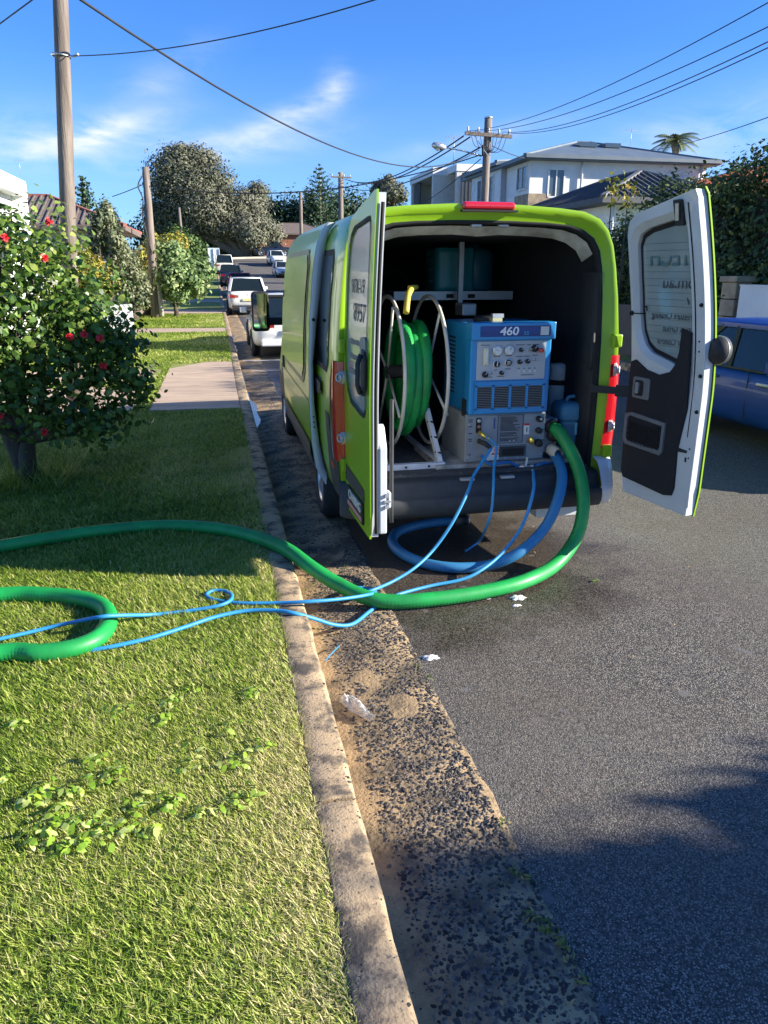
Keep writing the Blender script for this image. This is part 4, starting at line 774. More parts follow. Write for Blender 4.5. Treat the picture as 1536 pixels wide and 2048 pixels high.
# ================================================================ THE GREEN VAN
m_gr = mat('lime_paint', (.26, .45, .012), (.24, .42, .012), 1.5, .30, coat=.35, spec=.35)
m_wh = mat('white_inner_paint', (.60, .62, .63), (.52, .54, .55), 3, .35, coat=.4)
m_dirtw = mat('dirty_cream', (.50, .46, .38), (.25, .22, .17), 6, .6)
m_blk = mat('van_black', (.012, .012, .014), (.02, .02, .022), 10, .6)
m_rub = mat('seal_rubber', (.01, .01, .01), rough=.7)
m_dg = mat('dark_grey_plastic', (.022, .025, .029), (.034, .037, .042), 14, .6, bump=.2, bscale=200)
m_int = mat('van_lining', (.030, .032, .038), (.02, .02, .025), 3, .9)
VX, VY, VL = 1.735, 4.80, 5.75
van = thing('cleaning_van', (VX, VY, 0), 'lime green van parked at the kerb with its back doors wide open', 'van')
HW = [(.40, .92), (.45, .98), (.60, 1.01), (.85, 1.025), (1.2, 1.025), (1.5, 1.015), (1.8, .99), (2.0, .965), (2.14, .94), (2.24, .90), (2.31, .835), (2.355, .72), (2.375, .53), (2.39, .26)]
def hw(z): return float(np.interp(z, [a for a, _ in HW], [b for _, b in HW]))
def lean(z): return .11 * max(0, (z - 1.2) / 1.2) ** 1.6
def topz(y):  # roof line, y measured from the rear face
    return float(np.interp(y, [0, .3, 1, 2.5, 3.4, 3.75, 4.5, 4.85, 5.3, 5.6, 5.75], [2.375, 2.39, 2.395, 2.395, 2.36, 2.24, 1.52, 1.28, 1.16, 1.02, .85]))
def wf(y): return float(np.interp(y, [0, .06, .2, 4.3, 5.0, 5.4, 5.65, 5.75], [.975, .99, 1, 1, .975, .93, .84, .70]))
def sec(y):
    T = topz(y); k = (T - .4) / (2.395 - .4); P = []
    for z, w in HW: P.append((w * wf(y), .4 + (z - .4) * k))
    return P
def sidex(y, z): # body side at distance y from the rear, height z
    k = (topz(y) - .4) / (2.395 - .4); return hw(.4 + (z - .4) / k) * wf(y)
mb = MB(); secs = []
for y in (0, .03, .08, .2, .6, 1.2, 2, 2.8, 3.2, 3.5, 3.75, 4.0, 4.3, 4.6, 4.85, 5.1, 5.4, 5.6, 5.7, 5.75):
    P = sec(y); q = []
    for w, z in P: q.append(Vector((VX - w, VY + y + (lean(z) * max(0, 1 - y / .6)), z)))
    q.append(Vector((VX, VY + y + lean(2.38) * max(0, 1 - y / .6), topz(y))))
    for w, z in P[::-1]: q.append(Vector((VX + w, VY + y + (lean(z) * max(0, 1 - y / .6)), z)))
    secs.append(q)
mb.loft(secs, True)
o_ = len(mb.v); mb.v += [tuple(v) for v in secs[-1]]; mb.f.append(tuple(range(o_, o_ + len(secs[-1])))); mb.sm.append(False)
body = mb.build('body', m_gr, van); MB().box(VX - .9, VX + .9, VY + .15, VY + 5.5, .36, .42).build('underbody', m_blk, van)
# green frame round the rear opening, then the inner jambs
inn = [(.82, .40), (.84, .45), (.855, .60), (.86, .85), (.86, 1.2), (.86, 1.5), (.855, 1.8), (.845, 1.98), (.825, 2.09), (.78, 2.165), (.70, 2.215), (.60, 2.243), (.45, 2.255), (.22, 2.262)]
def loop(P, y, top): 
    q = [Vector((VX - w, VY + y + lean(z), z)) for w, z in P]; q.append(Vector((VX, VY + y + lean(top), top))); return q + [Vector((VX + w, VY + y + lean(z), z)) for w, z in P[::-1]]
def mixp(a, b, t): return [((1 - t) * p[0] + t * q[0], (1 - t) * p[1] + t * q[1]) for p, q in zip(a, b)]
outer = sec(0)
MB().loft([secs[0], loop(mixp(outer, inn, .35), -.004, 2.335), loop(mixp(outer, inn, .5), .02, 2.32), loop(mixp(outer, inn, .9), .035, 2.275)], True).build('rear_frame', m_gr, van)
MB().loft([loop(mixp(outer, inn, .9), .032, 2.275), loop(inn, .03, 2.262), loop([(w - .012, z - .012) for w, z in inn], .045, 2.25), loop([(w - .012, z - .012) for w, z in inn], .09, 2.25)], True).build('door_seal', m_rub, van)
i2 = [(w - .02, z - .02) for w, z in inn]; i3 = [(w - .045, z - .05 if z > 1.9 else z) for w, z in inn]
arc = lambda L: L[8:-8]
MB().loft([arc(loop(i2, .08, 2.24)), arc(loop(i3, .12, 2.20)), arc(loop([(w - .01, z - .02) for w, z in i3], .17, 2.18))], True).build('roof_lining', m_dirtw, van)
for s in (-1, 1): MB().loft([[Vector((VX + s * w, VY + y, z)) for z in (.55, 1.0, 1.5, 1.95)] for w, y in ((.852, .07), (.82, .12), (.815, .3))], True).build('door_jamb', m_blk, van)
for px in (952, 1006): c = at(px, 452, Y=VY + .16); MB().box(c.x - .035, c.x + .035, c.y - .02, c.y + .02, c.z - .008, c.z + .02).build('latch_striker', m_metal, van, bevel=.006)
# load space
mb = MB(); x0, x1, y0, y1, z0, z1 = VX - .90, VX + .90, VY + .12, VY + 3.9, .62, 2.2
mb.add([(x0, y0, z0), (x0, y1, z0), (x0, y1, z1), (x0, y0, z1)], [(0, 1, 2, 3)]); mb.add([(x1, y0, z0), (x1, y1, z0), (x1, y1, z1), (x1, y0, z1)], [(3, 2, 1, 0)])
mb.add([(x0, y0 + .2, z1), (x1, y0 + .2, z1), (x1, y1, z1), (x0, y1, z1)], [(0, 1, 2, 3)]); mb.add([(x0, y1, z0), (x1, y1, z0), (x1, y1, z1), (x0, y1, z1)], [(0, 1, 2, 3)])
mb.build('load_space_lining', m_int, van)
m_floor = mat('rubber_floor', (.05, .05, .052), (.16, .14, .12), 25, .85, bump=.4, bscale=80, lo=.55, hi=.75)
MB().box(VX - .82, VX + .82, VY - .01, VY + 3.9, .585, .62).build('load_floor', m_floor, van)
for (a, b, z) in ((775, 885, 457), (775, 826, 470)):
    MB().bar(at(a, z, Y=VY + 1.5), at(b, z, Y=VY + 1.5), .012, .012).build('roof_rail', mat('bare_metal', (.8, .8, .8), rough=.3, metal=.5), van)
# bumper with its step
mb = MB(); prof = [(-.02, .60), (-.10, .595), (-.135, .585), (-.14, .555), (-.15, .53), (-.155, .50), (-.20, .492), (-.215, .48), (-.222, .44), (-.218, .40), (-.19, .36), (-.10, .345)]
secs = []
for x, k, dz in ((-1.0, .0, 0), (-.97, .55, 0), (-.9, .85, 0), (-.75, 1, 0), (0, 1, 0), (.75, 1, 0), (.86, .95, 0)): secs.append([Vector((VX + x, VY + .02 + a * k, z + dz)) for a, z in prof])
mb.loft(secs, True, cap=True); mb.build('rear_bumper', m_dg, van)
mb = MB(); secs = []
for x, k in ((.86, .97), (.93, .9), (.985, .62), (1.0, .2), (1.0, -.6), (.995, -1.6)): secs.append([Vector((VX + x, VY + .02 + a * k if k > 0 else VY - k * .25, z)) for a, z in [(-.02, .68), (-.10, .66), (-.15, .60), (-.19, .52), (-.21, .48), (-.21, .44), (-.20, .40), (-.17, .36), (-.1, .345)]])
mb.loft(secs, True); mb.build('bumper_corner', m_wh, van)
MB().box(VX - .7, VX + .7, VY - .192, VY - .18, .46, .475).build('bumper_trim', m_blk, van)
for px in (932, 1012): c = at(px, 962 if px < 1000 else 958, Y=VY - .09); MB().box(c.x - .05, c.x + .05, VY - .13, VY - .09, .585, .603).build('bumper_clip', m_metal, van, bevel=.004)
MB().box(VX + .45, VX + .78, VY + .0, VY + .9, .24, .34).build('rear_step', m_wh, van)
# left rear corner: dark lower trim, reflector
def patch(name, poly, m, off=.004, s=-1, nz_=10, parent=van, dy=0):
    """follows the body side; poly convex in (distance from rear, height)"""
    zs = np.linspace(min(p[1] for p in poly), max(p[1] for p in poly), nz_ + 1); rows = []
    for z in zs:
        ys = []
        z_ = min(max(z, zs[0] + 1e-4), zs[-1] - 1e-4)
        for (a, b), (c, d) in zip(poly, poly[1:] + poly[:1]):
            if (b - z_) * (d - z_) <= 0 and abs(b - d) > 1e-9: ys.append(a + (c - a) * (z_ - b) / (d - b))
        ya, yb = min(ys), max(ys); rows.append([Vector((VX + s * (sidex(ya + (yb - ya) * i / 6, z) + off), VY + dy + ya + (yb - ya) * i / 6 + lean(z) * max(0, 1 - (ya + (yb - ya) * i / 6) / .6), z)) for i in range(7)])
    return MB().loft(rows, True).build(name, m, parent)
RR = lambda a, b, c, d, r=.08: rrect(a, b, c, d, r, 4)
for s in (-1, 1):
    patch('side_window', RR(.28, 1.55, 1.33, 2.06), m_carglass, .004, s); patch('window_seal', RR(.24, 1.59, 1.29, 2.10, .1), m_rub, .002, s)
    patch('cab_window', [(3.45, 1.28), (4.55, 1.28), (4.5, 1.4), (3.85, 2.08), (3.5, 2.08)], m_carglass, .004, s)
    patch('side_trim', [(.95, .50), (3.0, .50), (3.0, .68), (.95, .68)], m_dg, .012, s); patch('cab_trim', [(3.15, .5), (4.1, .5), (4.1, .95), (3.15, .95)], m_dg, .012, s)
    for yc in (1.12, 4.5):
        arch = [(yc + .46 * math.cos(R(a)), .36 + .46 * math.sin(R(a))) for a in range(5, 176, 10)]; patch('wheel_arch', arch, m_blk, .006, s); x = VX + s * 1.0
        wheel(van, (VX + s * .985, VY + yc, .345), .345, .22, s, 6)
    patch('door_seam', [(3.12, .45), (3.14, .45), (3.14, 2.15), (3.12, 2.15)], m_rub, .003, s)
# left rear corner trim curving down from the lamp to the arch
mb = MB(); rows = []
for i in range(13):
    t = i / 12; z = 1.02 - .62 * t; a = .30 + .30 * (1 - math.cos(t * 1.5)) - .32 * t; rows.append([Vector((VX - sidex(y, z) - .007, VY + y, z)) for y in (a - .05 * (1 - t) - .07 * t, a + .06, a + .12)])
mb.loft(rows, True); mb.build('corner_trim', m_dg, van)
patch('corner_trim', [(.015, .36), (.28, .40), (.28, .74), (.015, .80)], m_dg, .007, -1); patch('reflector', RR(.10, .20, .66, .71, .02), mat('orange_lens', (.6, .12, .05), rough=.2), .011, -1)
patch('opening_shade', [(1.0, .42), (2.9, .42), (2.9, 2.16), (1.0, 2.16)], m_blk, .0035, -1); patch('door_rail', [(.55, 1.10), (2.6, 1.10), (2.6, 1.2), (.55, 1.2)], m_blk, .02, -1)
# tail lamps
for s in (-1, 1):
    mb = MB(); rows = []
    for z in np.linspace(.74, 1.40, 12):
        f = (z - .74) / .66; e = .02 + .10 * math.sin(math.pi * min(1, f * .95 + .05)) ** .7; ph = [(-.012, .895 + .02 * f), (-.016, .94), (-.01, .972), (.015, .995), (.05, 1.006), (.05 + e, 1.008), (.055 + e, .99)]
        rows.append([Vector((VX + s * x * (hw(z) / 1.0), VY + y + lean(z), z)) for y, x in ph])
    mb.loft(rows, True); tl = mb.build('tail_light', m_tail, van)
    for z in (1.30, .90):
        c = Vector((VX + s * .975, VY - .004, z)); ax = Vector((s * .85, -.55, 0)).normalized()
        mb = MB().lathe([(0, .030), (.030, .028), (.042, .022), (.046, .01), (.048, 0)], c + ax * -.01, ax, 20); mb.build('lamp_lens', mat('clear_lens', (.50, .38, .36), rough=.12, coat=1), tl); MB().ring(c + ax * .024, ax, .024, .007, 20, 6).build('lamp_ring', m_rim, tl)
    for z in (1.50, .72):
        MB().box(VX + s * .955 - .035, VX + s * .955 + .035, VY - .045, VY + .01, z - .045, z + .045).build('hinge', m_gr, van, bevel=.012)
# high brake light
a = at(925, 410, Y=VY + .09); mb = MB(); MB().box(a.x, a.x + .36, VY + .075, VY + .13, 2.335, 2.385).build('brake_light', m_tail, van, bevel=.02, seg=3)
MB().box(a.x - .01, a.x + .37, VY + .06, VY + .10, 2.322, 2.334).build('brake_light_base', m_rub, van)
# mirror
mc = at(521, 618, Y=VY + 4.35); mir = MB().box(mc.x - .105, mc.x + .105, mc.y, mc.y + .10, mc.z - .26, mc.z + .20).build('mirror', m_blk, van, bevel=.045, seg=3)
MB().prism(rrect(-.085, .085, -.22, .175, .03), lambda x, z: Vector((mc.x + x, mc.y - .004 - .03 * (z + .22), mc.z + z)), lambda x, z: Vector((mc.x + x, mc.y - .010 - .09 * (z + .22), mc.z + z))).build('mirror_glass', mat('mirror_glass', (.8, .82, .84), rough=.02, metal=1), mir)
mb = MB(); mb.box(mc.x + .09, VX - .94, mc.y + .02, mc.y + .09, mc.z - .19, mc.z - .10); mb.box(mc.x + .09, VX - .94, mc.y + .02, mc.y + .09, mc.z + .12, mc.z + .16); mb.build('mirror_arm', m_blk, mir, bevel=.015)
MB().box(VX + 1.04, VX + 1.24, mc.y, mc.y + .1, mc.z - .2, mc.z + .2).build('mirror', m_blk, van, bevel=.045, seg=3)
# windscreen
def wsx(y, z): return None
mb = MB(); rows = []
for y in (3.72, 4.0, 4.25, 4.5, 4.76): T = topz(y); rows.append([Vector((VX + x, VY + y, T + .004 - abs(x) ** 2 * .07)) for x in (-.76, -.4, 0, .4, .76)])
mb.loft(rows, True); mb.build('windscreen', m_carglass, van)
# sliding side door standing proud of the body
sdoor = MB(); rows = []; off = .075; YA, YB = .80, 3.12
zz = [.36, .5, .7, 1.0, 1.3, 1.6, 1.9, 2.06, 2.16, 2.24, 2.29]
for z in zz: rows.append([Vector((VX - sidex(y, z) - off, VY + y, z)) for y in np.linspace(YA, YB, 8)])
sdoor.loft(rows, True); sdo = sdoor.build('sliding_door', m_gr, van)
edge = MB(); r2 = []
for z in zz:
    wdt = .055 + .02 * math.sin(z * 4); x = VX - sidex(YA, z) - off; r2.append([Vector((x + .002, VY + YA, z)), Vector((x + .004, VY + YA - .006, z)), Vector((x + wdt * .6, VY + YA - .004, z)), Vector((x + wdt, VY + YA + .012, z)), Vector((x + wdt + .004, VY + YA + .10, z))])
edge.loft(r2, True); edge.build('door_edge', m_wh, sdo)
for z, r_ in ((1.62, .012), (.86, .006), (.90, .006), (.82, .006)): c = Vector((VX - sidex(YA, z) - off + .03, VY + YA - .005, z)); MB().cyl(c, c - Vector((0, .012, 0)), r_, seg=12).build('bolt', m_rub, sdo)
MB().box(VX - 1.03, VX - .99, VY + YA - .02, VY + YA + .01, .83, .85).build('door_catch', m_blk, sdo); MB().box(VX - 1.03, VX - .94, VY + .62, VY + .85, 1.12, 1.22).build('door_roller', m_blk, sdo, bevel=.01)
def sp(name, poly, m, o2): return patch(name, poly, m, off + o2, -1, parent=sdo)
sp('door_window', RR(1.05, 2.85, 1.16, 2.08, .12), m_gr, .012); sp('window_groove', RR(1.0, 2.9, 1.11, 2.12, .15), mat('dark_green_shade', (.05, .10, .01), rough=.4), .004)
sp('door_trim', [(YA + .02, .50), (YB - .02, .50), (YB - .02, .70), (YA + .02, .70)], m_dg, .012)
sp('door_crease', [(YA + .03, 1.005), (YB - .02, 1.005), (YB - .02, 1.02), (YA + .03, 1.02)], m_gr, .008)
MB().box(VX - 1.115, VX - 1.075, VY + 2.92, VY + 3.02, 1.02, 1.14).build('door_handle', m_blk, sdo, bevel=.012); MB().box(VX - 1.03, VX - .99, VY + 3.28, VY + 3.42, 1.03, 1.10).build('door_handle', m_blk, van, bevel=.012)
for z in (1.45, 1.25, 1.75): MB().box(VX - 1.08, VX - 1.065, VY + 2.93, VY + 2.98, z - .03, z + .03).build('door_slot', m_rub, sdo)
# rear doors. u runs from the hinge to the free edge, z is height, w is thickness from the outer skin inwards
def door_frame(H, D, ln, side):
    H = Vector((H[0], H[1], 0)); d = Vector((D[0], D[1], 0)).normalized(); nin = Vector((-d.y, d.x, 0))      # inner side normal
    if nin.x * side > 0: nin = -nin
    def T(w): return lambda u, z: H + d * u + nin * (w + ln * max(0, (z - 1.2) / 1.2) ** 1.6) + Vector((0, 0, z))
    return T, d, nin
def upsample(P, n):
    L = [0]
    for a, b in zip(P, P[1:] + P[:1]): L.append(L[-1] + math.dist(a, b))
    o = []
    for i in range(n):
        s_ = L[-1] * i / n; k = max(j for j in range(len(P)) if L[j] <= s_); t = (s_ - L[k]) / max(1e-9, L[k + 1] - L[k]); a = P[k]; b = P[(k + 1) % len(P)]; o.append((a[0] + (b[0] - a[0]) * t, a[1] + (b[1] - a[1]) * t))
    return o
def radial(outer, center, n):
    """outline points cut at equal angles so that rings match"""
    o = []
    for i in range(n):
        a = 2 * math.pi * i / n; dx, dy = math.cos(a), math.sin(a); best = None
        for (x1, y1), (x2, y2) in zip(outer, outer[1:] + outer[:1]):
            ex, ey = x2 - x1, y2 - y1; den = dx * ey - dy * ex
            if abs(den) < 1e-12: continue
            t = ((x1 - center[0]) * ey - (y1 - center[1]) * ex) / den; s_ = ((x1 - center[0]) * dy - (y1 - center[1]) * dx) / den
            if t > 0 and -1e-6 <= s_ <= 1 + 1e-6 and (best is None or t > best): best = t
        o.append((center[0] + dx * best, center[1] + dy * best))
    return o
def make_door(side, H, D, ln, Wd, th, z1, C, wi):
    T, d, nin = door_frame(H, D, ln, side); z0 = .43; n = 128
    out_ = [(0.0, z0 + .04), (.02, z0), (Wd - .005, z0), (Wd, z0 + .02), (Wd, z1 - .015), (Wd - .015, z1), (.14, z1 - .10), (.07, z1 - .14), (.035, z1 - .22), (.015, 1.95), (0, 1.5)]
    O = radial(out_, C, n); Wn = radial(wi, C, n); g = lambda P, k: [(C[0] + (x - C[0]) * k, C[1] + (y - C[1]) * k) for x, y in P]
    skin = MB().bridge(O, Wn, T(0)); skin.wall(Wn, T(0), T(.015)); skin.wall(O, T(0), T(.012)); dr_ = skin.build('rear_door', m_gr, van)
    O2 = radial([(x + (.012 if x < .3 else -.012), y + (.012 if y < 1.5 else -.012)) for x, y in out_], C, n); W2 = g(Wn, 1.04); W3 = g(Wn, 1.13)
    inner = MB().bridge(O2, W3, T(th)); inner.bridge(W3, W2, T(th)) if False else None
    vs = [T(th)(*p) for p in W3] + [T(th - .035)(*p) for p in W2]; inner.add(vs, [(i, (i + 1) % n, n + (i + 1) % n, n + i) for i in range(n)], True); inner.wall(O2, T(.012), T(th)); inner.wall(W2, T(th - .035), T(.012))
    inner.build('inner_frame', m_wh, dr_)
    G_ = g(Wn, 1.03); zs = np.linspace(min(p[1] for p in G_) + .001, max(p[1] for p in G_) - .001, 22); fr_, bk_ = [], []
    for z in zs:
        us = [a[0] + (b[0] - a[0]) * (z - a[1]) / (b[1] - a[1]) for a, b in zip(G_, G_[1:] + G_[:1]) if (a[1] - z) * (b[1] - z) <= 0 and abs(a[1] - b[1]) > 1e-9]
        fr_.append([T(.008)(min(us) + (max(us) - min(us)) * i / 4, z) for i in range(5)]); bk_.append([T(.0125)(min(us) + (max(us) - min(us)) * i / 4, z) for i in range(5)])
    MB().loft(fr_, True).loft(bk_, True).build('door_glass', m_film, dr_)
    MB().bridge(g(Wn, 1.035), g(Wn, .965), T(.016)).build('window_seal', m_rub, dr_); MB().bridge(g(Wn, 1.02), g(Wn, .98), T(-.003)).build('window_seal', m_rub, dr_)
    return dr_, T, d, nin
m_film = mat('window_film', (.30, .35, .34), (.25, .30, .29), 3, .16, coat=.6, stretch=(1, 1, .4))
# left door, seen from outside
dl, TL, dL, nL = make_door(-1, (.775, 4.80), (.035, -.995), .05, .735, .055, 2.37, (.33, 1.70), [(.055, 1.50), (.075, 1.36), (.14, 1.24), (.22, 1.18), (.5, 1.15), (.60, 1.15), (.635, 1.18), (.64, 1.25), (.645, 2.10), (.64, 2.19), (.61, 2.235), (.22, 2.20), (.14, 2.16), (.09, 2.08), (.06, 1.9)])
P = lambda T, pts: [T(*p) for p in pts]
MB().add(P(TL(-.004), [(.03, .625), (.60, .625), (.57, .70), (.03, .735)]), [(0, 1, 2, 3)]).build('lower_trim', m_dg, dl)
MB().prism([(.13, .475), (.58, .475), (.58, .615), (.13, .615)], TL(-.014), TL(-.004)).build('plate_frame', m_rub, dl)
np_ = MB().prism([(.15, .49), (.56, .49), (.56, .52), (.15, .52)], TL(-.018), TL(-.014)).build('plate_strip', mat('pale_red', (.55, .22, .20), rough=.5), dl)
# the door's outer face reads from hinge (left) to free edge (right) when seen from outside
tx = lambda u, z, w=-.018: TL(w)(u, z)
text('plate_text', 'CW08HG', .085, tx(.37, .57), dL, (0, 0, 1), mat('plate_white', (.62, .63, .58), rough=.5), dl, .002, bold=.002)
m_ink = mat('window_ink', (.075, .085, .10), rough=.5)
m_ink2 = mat('window_ink_pale', (.17, .20, .20), rough=.5)
text('window_text', '97X-19', .115, TL(.0045)(.34, 1.87), dL, (0, 0, 1), m_ink, dl, .0006, xs=1.0); text('window_text', '8957', .15, TL(.0045)(.40, 1.72), dL, (0, 0, 1), m_ink, dl, .0006, xs=1.05)
for z, w in ((1.55, .30), (1.46, .28), (1.37, .26)):
    mb = MB(); u = .16
    while u < .16 + w: q = .012 + .01 * random.random(); mb.prism([(u, z - .016), (u + q, z - .016), (u + q, z + .012 + .01 * random.random()), (u, z + .012)], TL(.0035), TL(.0055)); u += q + .012
    mb.build('window_lettering', m_ink2, dl)
MB().prism(rrect(.52, .655, 1.19, 1.60, .03), TL(-.012), TL(.002)).build('handle_surround', mat('grey_vinyl', (.20, .23, .23), rough=.5), dl)
mb = MB(); P0 = [(.60, 1.27), (.66, 1.28), (.69, 1.32), (.69, 1.48), (.66, 1.53), (.60, 1.54), (.575, 1.40)]; mb.prism(P0, TL(-.022), TL(-.008)); hl = mb.build('door_handle', m_blk, dl, bevel=.008); mb = MB(); mb.tube([TL(-.03)(.63, 1.29), TL(-.05)(.64, 1.34), TL(-.05)(.64, 1.46), TL(-.03)(.63, 1.51)], .014, 8); mb.build('handle_grip', m_dg, hl)
# left door: free edge lock strip, sunlit white
mb = MB(); T_ = TL; pr = [(.785, .50), (.80, .52), (.815, .60), (.815, .70), (.805, .74), (.79, .78)]
MB().prism([(.66, .47), (.675, .46), (.73, .46), (.73, .98), (.66, 1.12)], TL(.055), TL(.105)).build('lock_column', m_wh, dl, bevel=.01)
MB().prism([(.67, .62), (.735, .62), (.735, .72), (.67, .72)], TL(.105), TL(.13)).build('door_lock', m_wh, dl, bevel=.01); mb = MB(); mb.cyl(TL(.10)(.73, .70), TL(.10)(.742, .70), .012); mb.cyl(TL(.10)(.73, .63), TL(.10)(.742, .63), .012); mb.bar(TL(.085)(.738, .665), TL(.13)(.738, .665), .012); mb.build('lock_screw', m_metal, dl)
MB().tube([TL(.035)(.737, z) for z in np.linspace(.47, 2.3, 14)], .010, 6).build('edge_seal', m_rub, dl)
MB().tube([TL(.155)(.64, z) for z in np.linspace(.5, 1.25, 8)], .012, 6).build('edge_bar', m_dg, dl)
MB().box(0, 1, 0, 1, 0, 1) if False else None
# right door, seen from inside
dr, TR, dR, nR = make_door(1, (2.85, 4.72), (.165, -.96), .24, .69, .075, 2.41, (.32, 1.82), [(.075, 1.70), (.085, 1.58), (.12, 1.50), (.18, 1.455), (.40, 1.40), (.50, 1.385), (.535, 1.42), (.54, 1.55), (.545, 2.15), (.53, 2.22), (.50, 2.245), (.22, 2.20), (.14, 2.17), (.10, 2.11), (.085, 1.95)])
tr = lambda w: TR(.075 + w)
trim = [(.02, .60), (.05, .555), (.46, .53), (.53, .545), (.545, .60), (.535, .85), (.575, 1.12), (.575, 1.60), (.50, 1.62), (.475, 1.47), (.44, 1.385), (.40, 1.34), (.30, 1.31), (.18, 1.33), (.07, 1.385), (.03, 1.37), (.02, 1.33)]
MB().prism(trim, tr(.002), tr(.016)).build('door_trim_panel', mat('trim_black', (.012, .012, .016), (.016, .016, .02), 30, .8, bump=.3, bscale=200), dr)
hp = MB().prism(rrect(.07, .235, 1.13, 1.275, .015), tr(.017), tr(.028)).build('inner_handle', mat('mid_grey', (.16, .17, .18), rough=.5), dr, bevel=.005); MB().prism(rrect(.095, .18, 1.15, 1.255, .02), tr(.029), tr(.031)).build('handle_recess', m_rub, hp); MB().prism(rrect(.115, .145, 1.165, 1.24, .008), tr(.032), tr(.045)).build('handle_lever', m_metal, hp)
pk = MB(); Op = [(.025, .83), (.05, .80), (.40, .79), (.42, .82), (.42, 1.01), (.09, 1.03), (.025, 1.01)]; Ip = [(.055, .85), (.07, .83), (.38, .82), (.395, .84), (.395, .985), (.08, 1.005), (.055, .99)]
pk.bridge(Op, Ip, tr(.032)); pk.wall(Op, tr(.016), tr(.032)); pk.wall(Ip, tr(.016), tr(.032)); pf = pk.build('net_pocket', mat('pocket_grey', (.15, .16, .17), rough=.6), dr)
mb = MB()
for i in range(-6, 16):
    for sg in (1, -1):
        pts = []
        for k in range(8):
            u = .06 + i * .034 + (k / 7) * .13 * 1; z = .83 + (k / 7) * .13 if sg > 0 else .96 - (k / 7) * .13
            if .06 < u < .39: pts.append(tr(.034)(u, z - .015 * math.sin((u - .06) / .33 * math.pi)))
        if len(pts) > 1: mb.tube(pts, .0022, 4, caps=False)
mb.tube([tr(.035)(.06 + .33 * k / 10, .968 - .02 * math.sin(k / 10 * math.pi)) for k in range(11)], .004, 5); mb.build('pocket_net', m_rub, pf)
MB().prism(rrect(.50, .565, 2.21, 2.35, .01), tr(.002), tr(.02)).build('top_latch', m_blk, dr); mb = MB(); mb.bar(tr(.03)(.53, 2.24), tr(.03)(.545, 2.33), .02, .02); mb.build('latch_lever', m_metal, dr)
for z in (1.765, 1.343, 1.12): c0, c1 = tr(.001)(.65, z), tr(.012)(.65, z); MB().cyl(c0, c1, .013, .010, seg=14).build('rubber_buffer', m_rub, dr)
for z in (1.55, 1.49, .88, .82): c0, c1 = tr(.001)(.63, z), tr(.004)(.63, z); MB().cyl(c0, c1, .006, seg=8).build('bolt', m_rub, dr)
MB().prism([(.54, .845), (.61, .85), (.61, .865), (.54, .87)], tr(.002), tr(.014)).build('lock_rod', m_blk, dr); MB().prism([(.60, .79), (.615, .79), (.615, .82), (.60, .82)], tr(.001), tr(.004)).build('slot', m_rub, dr)
MB().cyl(tr(.001)(.03, 1.69), tr(.014)(.03, 1.69), .016, seg=14).build('grommet', m_rub, dr); mb = MB(); mb.tube([tr(.01)(.03, 1.69), tr(.0)(.07, 1.69), TR(.03)(.11, 1.69)], .004, 5); mb.tube([TR(.03)(.09, 1.735), TR(.03)(.12, 1.735), TR(.03)(.12, 1.71)], .005, 5); mb.build('heater_lead', m_rub, dr)
mb = MB()
for i in range(17): z = 1.45 + i * .042; mb.tube([TR(.0145)(.10 if z > 1.53 else .19, z), TR(.0145)(.53, z)], .0010, 4, caps=False)
mb.build('heater_lines', mat('heater_line', (.10, .12, .12), rough=.6), dr)
MB().tube([tr(.004)(.60, z) for z in np.linspace(.95, 2.33, 16)], .0035, 5).build('panel_seam', m_rub, dr); MB().tube([tr(.003)(.675, z) for z in np.linspace(.5, 2.33, 16)], .004, 5).build('edge_flange', m_wh, dr)
mb = MB(); mb.lathe([(0, -.055), (.05, -.05), (.07, -.03), (.085, 0), (.085, .04), (0, .045)], TR(-.005)(.685, 1.50), (nR.x * -1, nR.y * -1, 0), 22); ho = mb.build('outer_handle', m_blk, dr); MB().ring(TR(-.02)(.685, 1.50), nR, .083, .005, 28, 6).build('handle_rim', m_metal, ho)
# writing on the glass, seen from behind, so mirrored
wt = lambda s, u, z, size, xs=1, m_=m_ink: text('window_text', s, size, TR(.0138)(u, z), -dR * -1, (0, 0, 1), m_, dr, .0006, xs=xs)
def wtext(s, u_start, z, size, m_=m_ink, xs=1.0, bold=0):
    o = text('window_text', s, size, TR(.0145)(u_start, z), -dR, (0, 0, 1), m_, dr, .0007, align='LEFT', xs=xs, bold=bold); return o
wtext('TECH', .52, 2.04, .165, mat('teal_ink', (.10, .19, .18), rough=.5), .86, .002); wtext('om.au', .545, 1.89, .115); wtext('7', .50, 1.79, .10)
wtext('Pressure Cleaning', .535, 1.685, .062, m_ink, .86); wtext('Tile & Grout', .53, 1.603, .062, m_ink, .88); wtext('Odour Control', .52, 1.52, .060, m_ink, .86)
# door strap at the right hinge
st = MB(); a, b = Vector((VX + .80, VY + .02, 1.17)), TR(.07)(.04, 1.16); st.bar(a, a.lerp(b, .6), .018, .05); st.bar(a.lerp(b, .6), b, .03, .08); st.build('check_strap', m_blk, van)
MB().tube(spline([(VX + .80, VY + .03, 1.55), (VX + .79, VY, 1.42), (VX + .795, VY + .02, 1.3)], 5), .014, 7).build('grab_handle', m_blk, van)
